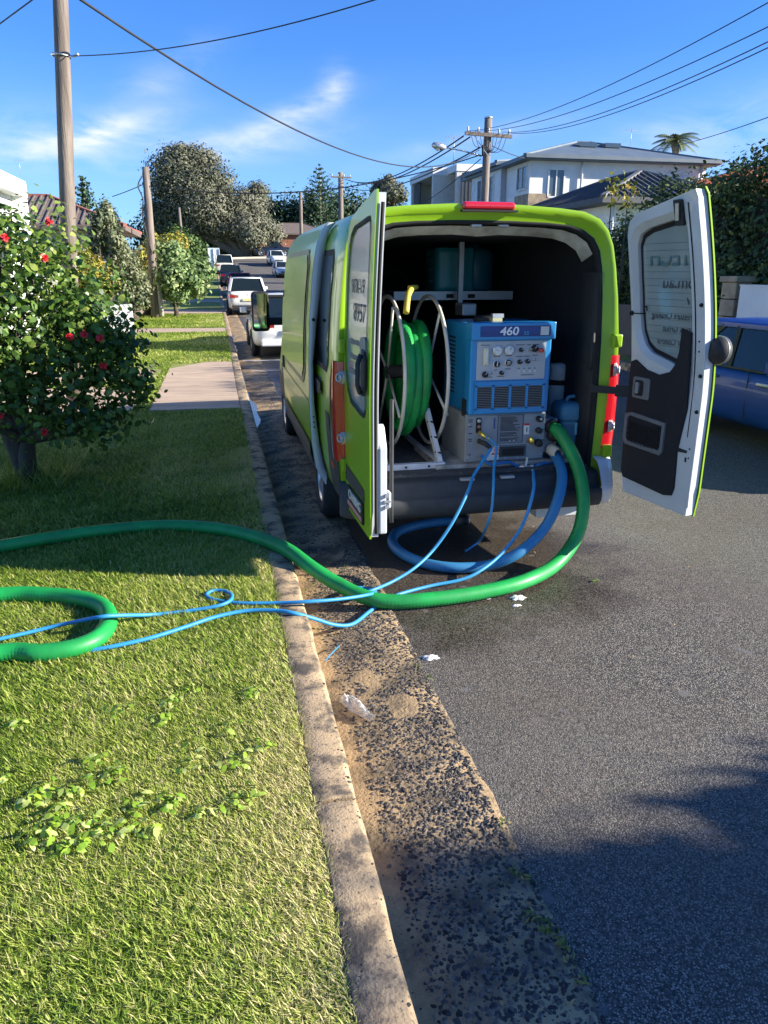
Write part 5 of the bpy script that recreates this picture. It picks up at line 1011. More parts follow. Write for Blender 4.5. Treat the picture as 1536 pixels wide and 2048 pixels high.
# ================================================================ WHAT IS IN THE VAN
FZ = .62
m_mb = mat('machine_blue', (.014, .22, .50), (.012, .20, .46), 3, .32, coat=.3)
m_pg = mat('panel_grey', (.42, .43, .44), (.36, .37, .39), 4, .4)
m_cg = mat('cabinet_grey', (.26, .28, .30), (.21, .225, .24), 5, .5)
m_dkb = mat('header_blue', (.008, .022, .12), (.012, .05, .25), 3, .3, stretch=(.2, 1, 6))
m_brass = mat('brass', (.75, .55, .12), rough=.3, metal=.8)
m_wpl = mat('white_plastic', (.68, .68, .64), rough=.4)
MY = 4.90
mc_ = thing('carpet_cleaning_machine', (1.98, MY + .3, FZ), 'blue and grey cleaning machine with gauges and 460 lettering standing on the van floor', 'machine')
A = lambda px, py, Y=MY: at(px, py, Y=Y)
def fx(px): return A(px, 740).x
def box4(mb, a, b, y0, y1): mb.box(min(a.x, b.x), max(a.x, b.x), y0, y1, min(a.z, b.z), max(a.z, b.z)); return mb
bx0, bx1, bz0, bz1 = A(940, 740).x, A(1103, 700).x, A(1000, 828).z, A(1000, 648).z
MB().box(bx0, bx1, MY, MY + .62, bz0, bz1).build('upper_housing', m_mb, mc_, bevel=.012)
MB().box(bx0 - .006, bx1 + .012, MY - .03, MY + .1, bz1 - .105, bz1 + .012).build('header', m_mb, mc_, bevel=.008)
MB().box(bx0 + .055, bx1 - .03, MY - .034, MY - .0305, bz1 - .082, bz1 - .012).build('header_panel', m_dkb, mc_)
text('header_text', '460', .078, (bx0 + .262, MY - .036, bz1 - .048), (1, 0, 0.0), (.12, 0, 1), mat('letter_white', (.8, .82, .84), rough=.4), mc_, .001, bold=.0012, xs=1.15); text('header_text', 'ss', .052, (bx0 + .385, MY - .036, bz1 - .056), (1, 0, 0), (.1, 0, 1), mat('letter_blue', (.05, .35, .6), rough=.4), mc_, .001)
MB().box(bx1 - .105, bx1 - .045, MY - .037, MY - .0345, bz1 - .075, bz1 - .018).build('sticker', m_wpl, mc_)
a, b = A(951, 681), A(1088, 755); pz1, pz0 = bz1 - .115, bz1 - .115 - .262
cp = MB().box(bx0 + .045, bx1 - .045, MY - .006, MY - .0005, pz0, pz1).build('control_panel', m_pg, mc_)
px0 = bx0 + .045; pw = bx1 - .045 - px0
def pp(fxx, fz): return Vector((px0 + pw * fxx, MY - .006, pz0 + (pz1 - pz0) * fz))
def disc(name, c, r, d, m, par=cp, seg=20): return MB().lathe([(r, 0), (r, d * .8), (r * .9, d), (0, d)], c, (0, -1, 0), seg).build(name, m, par)
for i, (u, v) in enumerate(((.29, .76), (.46, .77))):
    g = disc('gauge', pp(u, v), .036, .016, m_galv); disc('gauge_face', pp(u, v) - Vector((0, .0165, 0)), .030, .002, m_wpl, g); mb = MB(); c = pp(u, v) - Vector((0, .0195, 0)); mb.bar(c, c + Vector(((-.016, 0, .010), (.008, 0, .018))[i]), .003, .002); mb.build('needle', m_rub, g)
    mb = MB()
    for k in range(11): an = R(-40 + 26 * k); mb.box(c.x + math.cos(an) * .024 - .0012, c.x + math.cos(an) * .024 + .0012, c.y, c.y + .001, c.z + math.sin(an) * .024 - .0015, c.z + math.sin(an) * .024 + .0015)
    mb.build('dial_marks', m_rub, g)
for u, v in ((.285, .42), (.455, .45)): g = disc('meter', pp(u, v), .028, .010, m_galv); disc('meter_face', pp(u, v) - Vector((0, .0105, 0)), .022, .002, m_rub, g)
mb = MB(); [mb.box(pp(.455, .45).x - .012, pp(.455, .45).x + .012, MY - .0195, MY - .0187, pp(.455, .45).z - .012 + k * .009, pp(.455, .45).z - .008 + k * .009) for k in range(3)]; mb.build('display_digits', m_wpl, cp)
MB().bar(pp(.285, .42) - Vector((0, .014, .015)), pp(.285, .42) + Vector((.004, -.014, .018)), .006, .006).build('meter_pointer', m_wpl, cp)
fm = MB().box(pp(.085, 0).x, pp(.16, 0).x, MY - .03, MY - .006, pp(0, .40).z, pp(0, .85).z).build('flow_meter', mat('yellowed_plastic', (.62, .58, .42), rough=.3), cp, bevel=.008); MB().box(pp(.11, 0).x, pp(.135, 0).x, MY - .032, MY - .0305, pp(0, .47).z, pp(0, .78).z).build('flow_tube', m_wpl, fm)
for u, v, r in ((.63, .77, .015), (.62, .46, .016), (.735, .47, .016), (.36, .185, .015), (.825, .80, .024), (.12, .15, .021)): k = disc('knob', pp(u, v), r, .02, m_blk); MB().bar(pp(u, v) - Vector((0, .021, -.002)), pp(u, v) + Vector((r * .5, -.021, r * .75)), .003, .003).build('knob_mark', m_wpl, k)
disc('throttle_button', pp(.90, .76) - Vector((0, .03, 0)), .016, .02, mat('red_plastic', (.6, .06, .06), rough=.35)); MB().cyl(pp(.87, .78), pp(.90, .76) - Vector((0, .03, 0)), .011, seg=12).build('throttle_shaft', m_blk, cp)
for u, v in ((.75, .77), (.845, .50), (.22, .18)): mb = MB().lathe([(.011, 0), (.011, .004), (.006, .006)], pp(u, v), (0, -1, 0), 10); mb.cyl(pp(u, v), pp(u, v) + Vector((.012, -.022, .006)), .0045, seg=8); mb.build('toggle_switch', m_galv, cp)
for u in (.62, .70, .78, .855): disc('indicator_light', pp(u, .21), .0075, .006, m_wpl)
mb = MB()
for u, v, w in ((.63, .90, .07), (.75, .9, .035), (.85, .9, .05), (.62, .60, .05), (.735, .60, .05), (.845, .62, .04), (.12, .91, .07), (.29, .615, .05), (.46, .62, .05), (.285, .26, .03), (.455, .28, .04), (.36, .09, .06), (.2, .08, .045), (.75, .11, .10), (.62, .29, .03), (.70, .285, .02), (.78, .285, .03), (.855, .285, .02)):
    q = pp(u, v); n = int(w / .008); [mb.box(q.x - w / 2 + i * .008, q.x - w / 2 + i * .008 + .0055, MY - .0066, MY - .0061, q.z - .003, q.z + .003) for i in range(n)]
mb.build('panel_lettering', m_rub, cp)
# vents
vz1, vz0 = pz0 - .045, bz0 + .045
MB().box(px0, px0 + pw, MY - .002, MY - .0004, vz0, vz1).build('vent_shadow_box', m_rub, mc_)
for k in range(4):
    x0_ = px0 + pw * k / 4 + .004; x1_ = px0 + pw * (k + 1) / 4 - .006; mb = MB(); n = 13
    for i in range(n): z = vz0 + .004 + (vz1 - vz0 - .008) * i / (n - 1); mb.box(x0_, x1_, MY - .012, MY - .003, z - .0022, z + .0022)
    mb.build('vent_slats', mat('slat_grey', (.16, .165, .17), rough=.5), mc_)
mb = MB(); [mb.box(px0 + pw * k / 4 - .009, px0 + pw * k / 4 + .009, MY - .014, MY - .0005, vz0 - .01, vz1 + .01) for k in range(5)]; mb.box(px0 - .01, px0 + pw + .01, MY - .014, MY - .0005, vz1, vz1 + .035); mb.box(px0 - .01, px0 + pw + .01, MY - .014, MY - .0005, vz0 - .035, vz0); mb.build('vent_frame', m_mb, mc_)
mb = MB(); [mb.box(bx0 - .003, bx0 - .001, MY + .34, MY + .5, bz1 - .12 - i * .028, bz1 - .108 - i * .028) for i in range(15)]; mb.build('side_vents', m_rub, mc_)
MB().box(bx0 - .012, bx0 - .001, MY + .05, MY + .12, bz0 - .02, bz0 + .10).build('side_strap', m_rub, mc_)
# lower cabinet
lx0, lx1, lz0, lz1 = A(932, 890).x, A(1091, 880).x, FZ + .03, bz0 - .002
MB().box(lx0, lx1, MY + .02, MY + .60, lz0, lz1).build('lower_cabinet', m_cg, mc_, bevel=.006)
MB().box(lx0 - .22, lx1 + .22, MY - .02, MY + .62, FZ, FZ + .028).build('base_plate', mat('worn_plate', (.42, .40, .36), (.18, .16, .14), 9, .6), mc_, bevel=.004)
fpn = MB().box(lx0 + .015, lx1 - .012, MY + .012, MY + .0195, lz0 + .012, lz1 - .01).build('front_panel', m_cg, mc_)
lw_, lh = lx1 - lx0, lz1 - lz0
def lp(u, v, d=0): return Vector((lx0 + lw_ * u, MY + .011 - d, lz0 + lh * v))
mb = MB(); mb.box(lp(.40, 0).x, lp(.70, 0).x, MY + .010, MY + .0115, lp(0, .40).z, lp(0, .95).z); la = mb.build('instruction_label', mat('label_grey', (.20, .215, .235), rough=.5), fpn); mb = MB(); r_ = random.Random(3)
for i in range(22):
    z = lp(0, .93 - .0235 * i).z; x = lp(.42, 0).x
    if i in (13, 18): continue
    w = (lp(.68, 0).x - x) * r_.uniform(.6, 1); mb.box(x, x + w, MY + .0092, MY + .0098, z - .0022, z + .0022)
mb.build('label_lines', m_rub, la)
mb = MB()
for u0, u1, v0, v1 in ((.39, .71, .385, .39), (.39, .71, .965, .97), (.39, .395, .385, .97), (.705, .71, .385, .97), (.40, .76, .33, .336), (.40, .406, .08, .33), (.755, .76, .08, .33)): a, b = lp(u0, v0), lp(u1, v1); mb.box(a.x, b.x, MY + .0094, MY + .0118, a.z, b.z)
mb.build('panel_lines', m_rub, fpn)
MB().box(lp(.42, 0).x, lp(.74, 0).x, MY - .002, MY + .012, lp(0, .10).z, lp(0, .31).z).build('drawer_frame', m_dg, fpn); MB().box(lp(.455, 0).x, lp(.72, 0).x, MY - .005, MY - .0022, lp(0, .13).z, lp(0, .27).z).build('drawer_slot', m_rub, fpn)
MB().prism(rrect(lp(.12, 0).x, lp(.185, 0).x, lp(0, .62).z, lp(0, .94).z, .012), lambda x, z: Vector((x, MY + .0115, z)), lambda x, z: Vector((x, MY + .008, z))).build('fitting_recess', m_rub, fpn); disc('fitting', lp(.152, .88), .014, .02, m_galv, fpn); disc('fitting', lp(.152, .76), .012, .02, mat('copper', (.35, .2, .15), rough=.4, metal=.5), fpn)
MB().bar(lp(.345, .70, .002), lp(.345, .92, .002), .008, .006).build('sight_strip', mat('strip_blue', (.01, .05, .25), rough=.4), fpn)
mb = MB().box(lp(.72, 0).x, lp(.79, 0).x, MY + .0088, MY + .0112, lp(0, .55).z, lp(0, .77).z); wl = mb.build('warning_label', m_wpl, fpn); MB().box(lp(.72, 0).x, lp(.79, 0).x, MY + .0075, MY + .0086, lp(0, .74).z, lp(0, .78).z).build('label_band', m_tail, wl); MB().bar(lp(.755, .61, .004), lp(.755, .70, .004), .012, .002).build('label_mark', m_rub, wl)
rl = MB().add([lp(.25, .03, .003), lp(.42, .03, .003), lp(.42, .33, .003), lp(.36, .33, .003)], [(0, 1, 2, 3)]).build('warning_label', m_wpl, fpn); mb = MB()
for k, (v, a_, b_) in enumerate(((.30, .365, .41), (.27, .36, .41), (.24, .35, .415), (.185, .33, .415), (.16, .32, .415))): mb.box(lp(a_, 0).x, lp(b_, 0).x, MY + .0055, MY + .0075, lp(0, v).z - .003, lp(0, v).z + .003)
mb.build('label_text', m_tail, rl)
for u, v, r in ((.90, .87, .022), (.90, .63, .021), (.91, .36, .027)): k = disc('valve_knob', lp(u, v), r, .04, m_blk, fpn)
disc('knob_cap', lp(.905, .88, .041), .010, .006, m_galv, fpn)
MB().lathe([(.02, 0), (.026, .006), (.026, .018), (.018, .026), (0, .026)], lp(.82, .43, .02), (-.8, -.6, 0), 16).build('brass_tap', m_brass, fpn); MB().cyl(lp(.82, .43, .0), lp(.90, .38, .03), .012, seg=10).build('tap_stem', m_blk, fpn)
for u, v in ((.03, .8), (.03, .12), (.98, .92), (.98, .45), (.97, .10), (.6, .43), (.55, .43), (.5, .06), (.66, .06)): disc('screw', lp(u, v), .006, .004, m_galv, fpn, 8)
mb = MB()
for u, v, w in ((.055, .90, .03), (.055, .86, .03), (.055, .76, .025), (.055, .62, .03), (.055, .50, .03), (.055, .46, .025), (.055, .17, .02), (.955, .86, .02), (.955, .63, .025), (.965, .41, .03)): q = lp(u, v); mb.box(q.x - w / 2, q.x + w / 2, MY + .0108, MY + .0116, q.z - .003, q.z + .003)
mb.build('panel_lettering', m_rub, fpn)
# side manifold on the right
sx0, sx1 = lx1 + .004, lx1 + .105; MB().box(sx0, sx1, MY + .04, MY + .35, FZ + .07, bz0 - .06).build('vacuum_manifold', m_cg, mc_, bevel=.006)
sb = Vector((sx0 + .06, MY + .04, FZ + .20)); MB().lathe([(.042, 0), (.046, .02), (.046, .035), (.034, .04), (.034, .05), (0, .05)], sb, (0, -1, 0), 20).build('blank_cap', m_blk, mc_)
# top details
t0 = A(978, 645, MY + .2); MB().lathe([(.11, 0), (.12, .02), (.10, .04), (0, .05)], (t0.x + .03, MY + .28, bz1), (0, 0, 1), 20).build('tank_lid', m_blk, mc_); MB().box(t0.x - .01, t0.x + .06, MY + .1, MY + .16, bz1 + .012, bz1 + .035).build('hose_clip', mat('pale_yellow', (.5, .47, .25), rough=.5), mc_); MB().box(t0.x - .01, t0.x + .07, MY + .1, MY + .14, bz1 + .036, bz1 + .062).build('cable_clamp', m_galv, mc_)
# brass fittings bottom
vc = A(1056, 934, MY - .06); mb = MB(); mb.cyl(vc - Vector((.07, 0, 0)), vc + Vector((.05, 0, 0)), .014, seg=10); mb.cyl(vc + Vector((-.01, 0, 0)), vc + Vector((.02, -.05, -.02)), .015, seg=10); mb.cyl(vc - Vector((.055, 0, 0)), vc - Vector((.03, 0, 0)), .022, seg=8); mb.cyl(vc + Vector((.02, 0, 0)), vc + Vector((.042, 0, 0)), .02, seg=8); va = mb.build('hose_valve', m_galv, mc_); MB().bar(vc + Vector((-.022, -.01, .01)), vc + Vector((-.016, -.012, .075)), .02, .008).build('valve_lever', m_wpl, va)
# thin feed hose low along the cabinet
f1 = MB().tube(spline([lp(.19, .16, .02), lp(.22, .06, .05), lp(.30, -.01, .07), lp(.5, .02, .07), vc - Vector((.07, 0, 0))], 8), .011, 8); f1.build('feed_hose', mat('hose_blue_dark', (.01, .13, .36), rough=.5), mc_); MB().tube([vc + Vector((.05, 0, 0)), A(1085, 927, MY - .05), A(1112, 927, MY - .02), (sx1 + .03, MY + .03, vc.z + .01)], .011, 8).build('feed_hose', MATS['hose_blue_dark'], mc_)
# hose reel: white frame, two big rims, spokes
m_rimw = mat('reel_cream', (.55, .52, .45), (.44, .41, .35), 5, .45)
reel = thing('hose_reel', (1.40, 5.45, FZ), 'white framed hose reel with two large rims left of the blue machine', 'hose reel')
RC = (5.48, 1.24)
for x in (1.22, 1.53):
    MB().ring((x, RC[0], RC[1]), (1, 0, 0), .545, .0135, 64, 10).build('reel_rim', m_rimw, reel); mb = MB()
    for k in range(4): a = R(28 + 90 * k); mb.tube([(x, RC[0], RC[1]), (x + (.02 if x > 1.4 else -.02), RC[0] + math.cos(a) * .54, RC[1] + math.sin(a) * .54)], .010, 8)
    mb.build('reel_spoke', m_rimw, reel)
MB().cyl((1.21, RC[0], RC[1]), (1.54, RC[0], RC[1]), .05, seg=24).build('reel_drum', m_dg, reel)
fr = MB(); fl, frr = at(778, 940, Y=4.93), at(887, 936, Y=4.93)
fr.box(fl.x - .05, frr.x + .01, 4.92, 4.97, FZ, FZ + .04)
for x in (fl.x - .02, frr.x - .02): fr.bar((x, 4.96, FZ + .03), (x - .05, 5.42, 1.22), .035, .05); fr.bar((x, 5.95, FZ + .03), (x - .05, 5.5, 1.22), .035, .05); fr.bar((x, 4.94, FZ + .02), (x, 5.96, FZ + .02), .035, .035)
fr.build('frame', mat('frame_white', (.62, .63, .66), (.5, .5, .52), 6, .45), reel, bevel=.003)
mb = MB()
for x in (fl.x - .02, frr.x - .02):
    for k in range(5): q = Vector((x, 4.96, FZ + .03)).lerp(Vector((x - .05, 5.42, 1.22)), .12 + .17 * k); mb.cyl(q + Vector((-.019, -.012, 0)), q + Vector((.019, -.04, .0)), .007, seg=8)
for k in (.3, .72): q = fl.lerp(frr, k); mb.cyl((q.x, 4.921, FZ + .02), (q.x, 4.912, FZ + .02), .008, seg=8)
mb.build('frame_bolt', m_rub, reel)
m_green = mat('hose_green', (.010, .33, .065), (.012, .22, .05), 6, .42, coat=0, detail=9)
m_bluel = mat('hose_blue', (.03, .19, .38), (.022, .16, .34), 3, .5)
m_bthin = mat('hose_cyan', (.03, .26, .52), (.025, .22, .46), 6, .45)
def coil(x0, n, Rr, label):
    pts = []
    for i in range(int(n * 40) + 1): a = R(i * 9 - 60); rr = Rr + .018 * math.sin(i * .21) + .02 * math.sin(i * .047 + 1); pts.append(Vector((x0 + .078 * i / 40 + .012 * math.sin(i * .13), RC[0] - math.cos(a) * rr, RC[1] - .03 + math.sin(a) * rr * (1.04 if math.sin(a) < 0 else .97))))
    return pts
pts = coil(1.265, 2.75, .37, ''); pts = resample(pts, .012); o = MB().tube(pts, [.043 * (1 + .08 * (i % 2)) for i in range(len(pts))], 14).build('reeled_hose', m_green); tag(o, 'green ribbed hose wound on the white reel inside the van', 'hose')
yb = at(820, 578, Y=5.2); yh = MB(); yh.tube(spline([at(822, 578, Y=5.25), at(816, 592, Y=5.18), at(812, 626, Y=5.12)], 6), .022, 10); yh.tube([at(819, 576, Y=5.25), at(833, 574, Y=5.35)], .018, 8); tag(yh.build('hose_cuff', mat('yellow_plastic', (.62, .48, .06), rough=.5)), 'yellow plastic cuff hung over the top of the hose reel', 'hose cuff')
# shelf unit, water tank, box, ring on the left wall
sh = thing('van_shelf', (1.9, 6.3, 1.7), 'grey metal shelf with an upright post across the inside of the van', 'shelf'); s0, s1 = at(868, 600, Y=6.3), at(1025, 600, Y=6.3)
MB().box(s0.x - .35, s1.x, 6.3, 6.9, s0.z + .0, s0.z + .07).build('shelf_board', m_metal, sh); MB().box(at(918, 500, Y=6.2).x, at(927, 500, Y=6.2).x, 6.18, 6.22, s0.z - .02, 2.19).build('post', m_metal, sh)
for px in (900, 943): q = at(px, 592, Y=6.29); MB().box(q.x - .03, q.x + .03, 6.285, 6.298, q.z - .016, q.z + .016).build('slot', m_rub, sh)
bx = tag(MB().box(*(lambda a, b: (a.x, b.x, 5.9, 6.1, b.z, a.z))(at(925, 607, Y=5.9), at(953, 632, Y=5.9))).build('metal_box', m_metal, bevel=.01), 'small grey metal box below the shelf above the machine', 'box')
wt_ = thing('water_tank', (2.3, 6.6, 1.8), 'teal translucent water tank on the shelf in the dark of the van', 'tank'); a, b = at(872, 490, Y=6.35), at(1000, 582, Y=6.35); m_teal = mat('teal_plastic', (.02, .22, .26), (.015, .17, .21), 3, .35)
mb = MB(); zz_ = np.linspace(b.z + .0, a.z - .02, 9); mb.loft([[Vector((a.x + .01 + .35 * (x - 0), 6.36 + y * .4, z)) for x, y in rrect(0, 1, 0, 1, .15, 3)] for z in zz_], True, cap=True); [mb.lathe([(.19, z - .012), (.20, z), (.19, z + .012)], (a.x + .19, 6.56, 0), (0, 0, 1), 20) for z in zz_[2:7:2]]; mb.build('tank_body', m_teal, wt_)
mb = MB(); mb.lathe([(.0, 0), (.17, 0), (.19, .03), (.19, .3), (.17, .34), (.06, .37), (.06, .40), (0, .40)], (b.x - .18, 6.6, b.z), (0, 0, 1), 24); mb.build('second_tank', mat('dark_teal', (.012, .09, .14), rough=.35), wt_)
rg = tag(MB().ring(at(790, 568, Y=7.6), (0.1, 1, .3), .13, .012, 32, 8).build('steering_wheel', m_dg, van)) if False else MB().ring(at(790, 568, Y=7.6), (0.1, 1, .3), .13, .012, 32, 8).build('steering_wheel', m_dg, van)
# white canister, blue-grey jug
cn = thing('canister', (2.42, 5.4, FZ), 'pale grey plastic canister behind the jug at the right of the machine', 'canister'); cc = at(1116, 765, Y=5.45)
MB().lathe([(0, FZ), (.075, FZ), (.08, FZ + .05), (.08, cc.z - .03), (.076, cc.z - .015), (.076, cc.z + .0), (.08, cc.z + .015), (.08, cc.z + .11), (.07, cc.z + .14), (0, cc.z + .15)], (cc.x + .03, 5.5, 0), (0, 0, 1), 24).build('canister_body', m_wpl, cn); MB().lathe([(.083, cc.z - .02), (.085, cc.z), (.083, cc.z + .02)], (cc.x + .03, 5.5, 0), (0, 0, 1), 24).build('canister_band', m_rub, cn)
jg = thing('chemical_jug', (2.5, 5.1, FZ), 'blue-grey plastic jug with lid strapped at the right side of the van floor', 'jug'); m_jug = mat('jug_blue', (.06, .19, .28), (.05, .16, .24), 4, .4)
j0, j1 = at(1118, 930, Y=5.0), at(1181, 930, Y=5.0); jx0, jx1 = j0.x, j1.x; jt = at(1150, 800, Y=5.0).z
MB().loft([[Vector((jx0 + (jx1 - jx0) * (x * s + (1 - s) / 2), 5.0 + .2 * (y * s + (1 - s) / 2), z)) for x, y in rrect(0, 1, 0, 1, .18, 3)] for z, s in ((FZ, .92), (FZ + .02, .98), (FZ + .24, .98), (FZ + .25, 1.03), (FZ + .285, 1.03), (FZ + .29, .97))], True, cap=True).build('jug_body', m_jug, jg)
MB().loft([[Vector((jx0 - .02 + (jx1 - jx0 + .04) * (x * s + (1 - s) / 2), 4.98 + .23 * (y * s + (1 - s) / 2), z)) for x, y in rrect(0, 1, 0, 1, .2, 3)] for z, s in ((FZ + .288, .98), (FZ + .30, 1.0), (FZ + .38, .98), (FZ + .41, .86), (FZ + .42, .5))], True, cap=True).build('jug_top', m_jug, jg)
MB().tube(spline([(jx0 + .06, 5.08, FZ + .41), (jx0 + .07, 5.07, FZ + .45), (jx0 + .14, 5.07, FZ + .45), (jx0 + .15, 5.08, FZ + .41)], 5), .014, 8).build('jug_handle', m_jug, jg); MB().tube(spline([(jx1 - .04, 5.08, FZ + .42), (jx1 - .05, 5.08, FZ + .5), (jx1 - .10, 5.1, FZ + .51)], 5), .008, 6).build('suction_tube', m_rimw, jg)
MB().box(jx0 + .10, jx0 + .135, 4.990, 4.998, FZ + .18, FZ + .27).build('label', mat('label_cyan', (.25, .55, .6), rough=.5), jg); MB().bar((jx1 - .03, 4.99, FZ), (jx1 - .03, 4.99, FZ + .27), .02, .02).build('strap', m_galv, jg)
# ================================================================ HOSES
def G(px, py, z): return at(px, py, Z=z)
gp_ = [Vector((sx0 + .05, MY + .06, bz0 - .115)), at(1121, 868, Y=MY - .06), at(1148, 915, Y=4.70), at(1163, 965, Y=4.56), at(1166, 1020, Y=4.46), at(1152, 1075, Y=4.42), at(1112, 1128, Y=4.30), G(1050, 1162, .07), G(960, 1185, .052), G(860, 1199, .05), G(780, 1203, .05), G(725, 1192, .07), G(670, 1165, .11),
       G(620, 1133, .17), G(575, 1100, .20), G(520, 1077, .192), G(450, 1060, .187), G(380, 1053, .183), G(300, 1053, .183), G(200, 1062, .183), G(100, 1076, .183), G(0, 1093, .183), Vector((-2.1, 4.95, .183)), Vector((-2.7, 4.65, .183)), Vector((-2.5, 4.3, .183)), Vector((-1.9, 4.24, .183)),
       G(0, 1190, .183), G(90, 1190, .183), G(160, 1197, .183), G(205, 1213, .183), G(218, 1240, .183), G(200, 1272, .183), G(155, 1294, .183), G(80, 1306, .183), G(0, 1306, .183), Vector((-1.7, 3.45, .183)), Vector((-2.6, 3.3, .183))]
hose('vacuum_hose', gp_, .0435, m_green, 'long thick green ribbed hose from the machine over the road, kerb and lawn', 'hose', rib=.085, step=.0105, seg=16)
MB().lathe([(.052, -.02), (.055, 0), (.055, .05), (.048, .07)], gp_[0], (.1, -1, 0), 18).build('hose_socket', m_blk, mc_)
bp_ = [Vector((sx0 + .05, MY + .05, FZ + .10)), at(1112, 913, Y=MY - .05), at(1124, 950, Y=4.64), at(1114, 1005, Y=4.47), at(1086, 1060, Y=4.44), at(1035, 1107, Y=4.38), G(970, 1132, .05), G(890, 1134, .045), G(825, 1118, .045), G(788, 1092, .045), G(790, 1068, .045), G(825, 1053, .045), G(875, 1044, .045), G(903, 1042, .045)]
hose('waste_hose', bp_, .036, m_bluel, 'thick blue hose curling on the wet road behind the van with a grey end cuff', 'hose', rib=.04, step=.009, seg=16)
cu = thing('hose_end', tuple(G(905, 1041, .045)), 'grey threaded cuff closing the end of the thick blue hose', 'hose cuff'); a, b = G(902, 1042, .045), G(936, 1038, .045); d = b - a
MB().tube([a, a + d * .25, a + d * .26, a + d * .7, a + d * .72, b], [.041, .042, .037, .037, .042, .042], 16).build('cuff', m_dg, cu); MB().ring(a + d * .95, d, .04, .006, 20, 6).build('cuff_ring', m_galv, cu)
MB().lathe([(.034, 0), (.042, .01), (.044, .06), (.040, .10), (.036, .12)], bp_[0] + Vector((0, -.02, 0)), (.12, -.9, -.1), 18).build('hose_socket', mat('cuff_cream', (.62, .58, .46), rough=.5), mc_)
hA = [lp(.14, .48, .03), lp(.20, .44, .07), lp(.255, .36, .10), at(948, 950, Y=4.66), at(935, 985, Y=4.50), at(905, 1045, Y=4.42), at(868, 1098, Y=4.38), at(830, 1135, Y=4.28), at(785, 1163, Y=4.2), G(740, 1182, .10), G(715, 1188, .06), G(700, 1181, .03), G(715, 1175, .02), G(745, 1179, .02), G(745, 1187, .10), G(690, 1197, .15),
      G(620, 1203, .18), G(550, 1206, .165), G(480, 1206, .165), G(430, 1200, .165), G(412, 1190, .168), G(428, 1181, .165), G(456, 1184, .168), G(464, 1196, .175), G(445, 1209, .18), G(390, 1220, .165), G(310, 1229, .165), G(240, 1231, .24), G(200, 1234, .26), G(120, 1250, .18), G(0, 1278, .165), Vector((-1.9, 3.5, .17))]
hose('solution_hose', hA, .0105, m_bthin, 'thin blue hose from the machine that makes a small loop on the lawn', 'hose', seg=10)
MB().tube([hA[0], hA[1], hA[2]], [.018, .017, .014], 10).build('hose_fitting', m_blk, mc_)
hB = [vc + Vector((.02, -.05, -.02)), at(1067, 952, Y=4.66), at(1066, 985, Y=4.50), at(1045, 1050, Y=4.44), at(1005, 1105, Y=4.4), at(960, 1142, Y=4.3), G(920, 1160, .03), G(860, 1172, .015), G(800, 1188, .015), G(765, 1205, .018), G(740, 1222, .012), G(705, 1248, .02), G(670, 1250, .05), G(630, 1238, .11), G(590, 1227, .165), G(550, 1221, .168), G(490, 1222, .165), G(430, 1234, .165), G(370, 1254, .165), G(300, 1276, .165), G(220, 1294, .16), G(155, 1305, .15)]
hose('solution_hose', hB, .0115, m_bthin, 'thin blue hose from the valve passing under the green one and dipping in the gutter', 'hose', seg=10)
hC = [lp(.16, .64, .03), lp(.21, .58, .07), lp(.27, .50, .09), lp(.325, .36, .10), at(988, 935, Y=4.68), at(987, 970, Y=4.53), at(983, 1020, Y=4.50), at(972, 1055, Y=4.56), G(958, 1082, .03), G(928, 1104, .012)]
hose('solution_hose', hC, .009, m_bthin, 'short thin blue hose hanging over the bumper and ending on the road', 'hose', seg=10)
MB().tube([lp(.15, .66, .02), lp(.19, .60, .05), lp(.24, .54, .08)], [.014, .016, .012], 10).build('hose_fitting', m_brass, mc_)
hose('loose_cord', [G(650, 1322, .0), G(665, 1305, .004), G(682, 1288, .0)], .003, m_bthin, 'short thin blue cord lying in the sandy gutter', 'cord', seg=6)
# ================================================================ LITTER AND FOAM
m_bag = mat('clear_film', (.80, .80, .78), (.6, .6, .58), 12, .15, coat=1)
p = m_bag.node_tree.nodes['Principled BSDF']; p.inputs['Alpha'].default_value = .62
gx_ = 16; V = []; F = []
O, U, Vv = at(682, 1395, Z=.01), at(735, 1440, Z=.01), at(712, 1385, Z=.01)
for i in range(gx_):
    for j in range(gx_):
        u, v = i / 15, j / 15; wdt = 1.0 - .75 * max(0, u - .45) / .55 + (.5 if u > .93 else 0) * .3; q = O.lerp(U, u) + (Vv - O) * (.95 * (v - .5) * wdt + .35); V.append((q.x, q.y, -.012 + .004 + .020 * (.5 + .5 * math.sin(u * 9 + v * 7)) * math.sin(math.pi * v) + .022 * rng.random() * math.sin(math.pi * v) ** .5))
for i in range(15):
    for j in range(15): F.append((i * 16 + j, (i + 1) * 16 + j, (i + 1) * 16 + j + 1, i * 16 + j + 1))
mb = MB(); mb.add(V, F, False); tag(mb.build('plastic_bag', m_bag), 'crumpled clear plastic bag lying in the gutter', 'bag')
m_foam = mat('foam_white', (.80, .80, .78), (.55, .55, .53), 60, .6, bump=.8, bscale=120)
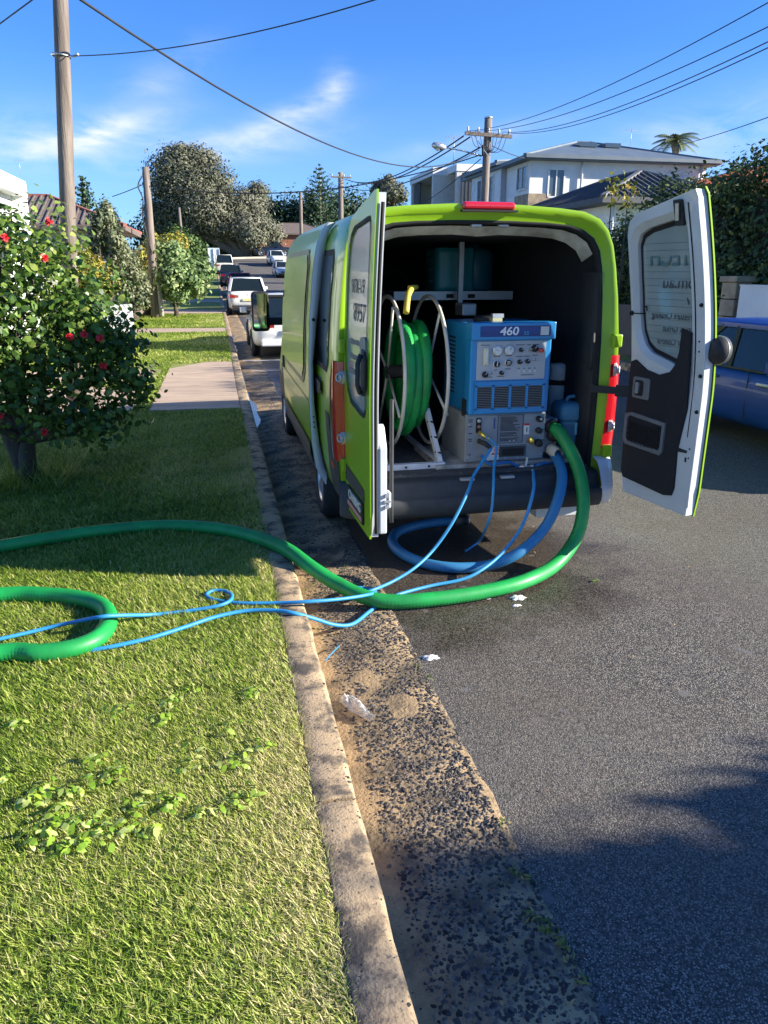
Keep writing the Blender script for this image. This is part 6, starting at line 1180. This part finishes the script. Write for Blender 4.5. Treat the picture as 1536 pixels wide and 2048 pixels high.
def foam(cx_, cy_, r, label, n=22, sq=.6, sd_=0):
    r *= 1.3; c = at(cx_, cy_, Z=0); rr = random.Random(sd_); mb = MB(); rows = []
    for k, (f, h) in enumerate(((1, .002), (.85, .007), (.5, .010), (.02, .011))): rows.append([Vector((c.x + math.cos(2 * math.pi * i / n) * r * f * (1 + .3 * math.sin(i * 2.3 + sd_) + .15 * math.sin(i * 5.1)), c.y + math.sin(2 * math.pi * i / n) * r * sq * f * (1 + .3 * math.sin(i * 1.7 + sd_)), h)) for i in range(n)])
    mb.loft(rows, True, closed=True); return tag(mb.build('foam_patch', m_foam), label, 'foam')
foam(860, 1316, .034, 'round white foam spot alone on the asphalt beside the stony gutter', sd_=0); foam(1010, 1183, .035, 'leftmost of the larger white foam smears below the green hose', sq=.35, sd_=2); foam(1035, 1196, .036, 'brightest white foam smear below the green hose', sq=.8, sd_=3); foam(1033, 1212, .022, 'small foam streak nearest the viewer below the green hose', sq=.4, sd_=5); foam(975, 1198, .012, 'tiny foam fleck left of the foam smears', sd_=6)
lf = at(1190, 1163, Z=.006); V, F = leafsoup(2, .05, np.array([[lf.x, lf.y, .01], [lf.x + .02, lf.y + .01, .014]]), np.array([[0, 0, 1.], [.3, 0, .95]]), wid=.35); tag(fastmesh('fallen_leaf', V, F, m_weed, tintv=np.full(12, .1)), 'single green leaf lying on the asphalt right of the hoses', 'leaf')

# small litter that collects on the road and in the gutter
n = 260; x = np.where(rng.random(n) < .6, rng.uniform(.40, .95, n), rng.uniform(.95, 4.5, n)); y = rng.uniform(1.3, 6.5, n); C = np.stack([x, y, np.interp(x, gx, gzz) * (x < .93) + .012], 1)
V, F = leafsoup(n, .016, C, unit(rng.normal(0, .3, (n, 3)) + [0, 0, 1]), wid=.4); tag(fastmesh('leaf_litter', V, F, leafmat('dry_leaf', [(.10, .06, .03), (.30, .20, .09), (.45, .36, .16)], trans=.1), tintv=np.repeat(rng.random(n), 6)), 'tiny dry leaf scraps scattered on the road and in the gutter', 'leaf litter', kind='stuff')
GROUPS = dict(parked_car='cars parked along the kerbs', power_pole='timber poles along the street', overhead_wire='overhead wires', solution_hose='thin blue hoses from the machine', house='houses along the street', garden_shrub='garden shrubs on the left', foam_patch='foam patches on the asphalt', tv_aerial='rooftop aerials', norfolk_pine='tiered pines', young_tree='leafy sprigs behind the van', garden_wall='walls across the road')
for o in list(S.objects):
    if o.parent is None and o.name.split('.')[0] in GROUPS: o['group'] = GROUPS[o.name.split('.')[0]]
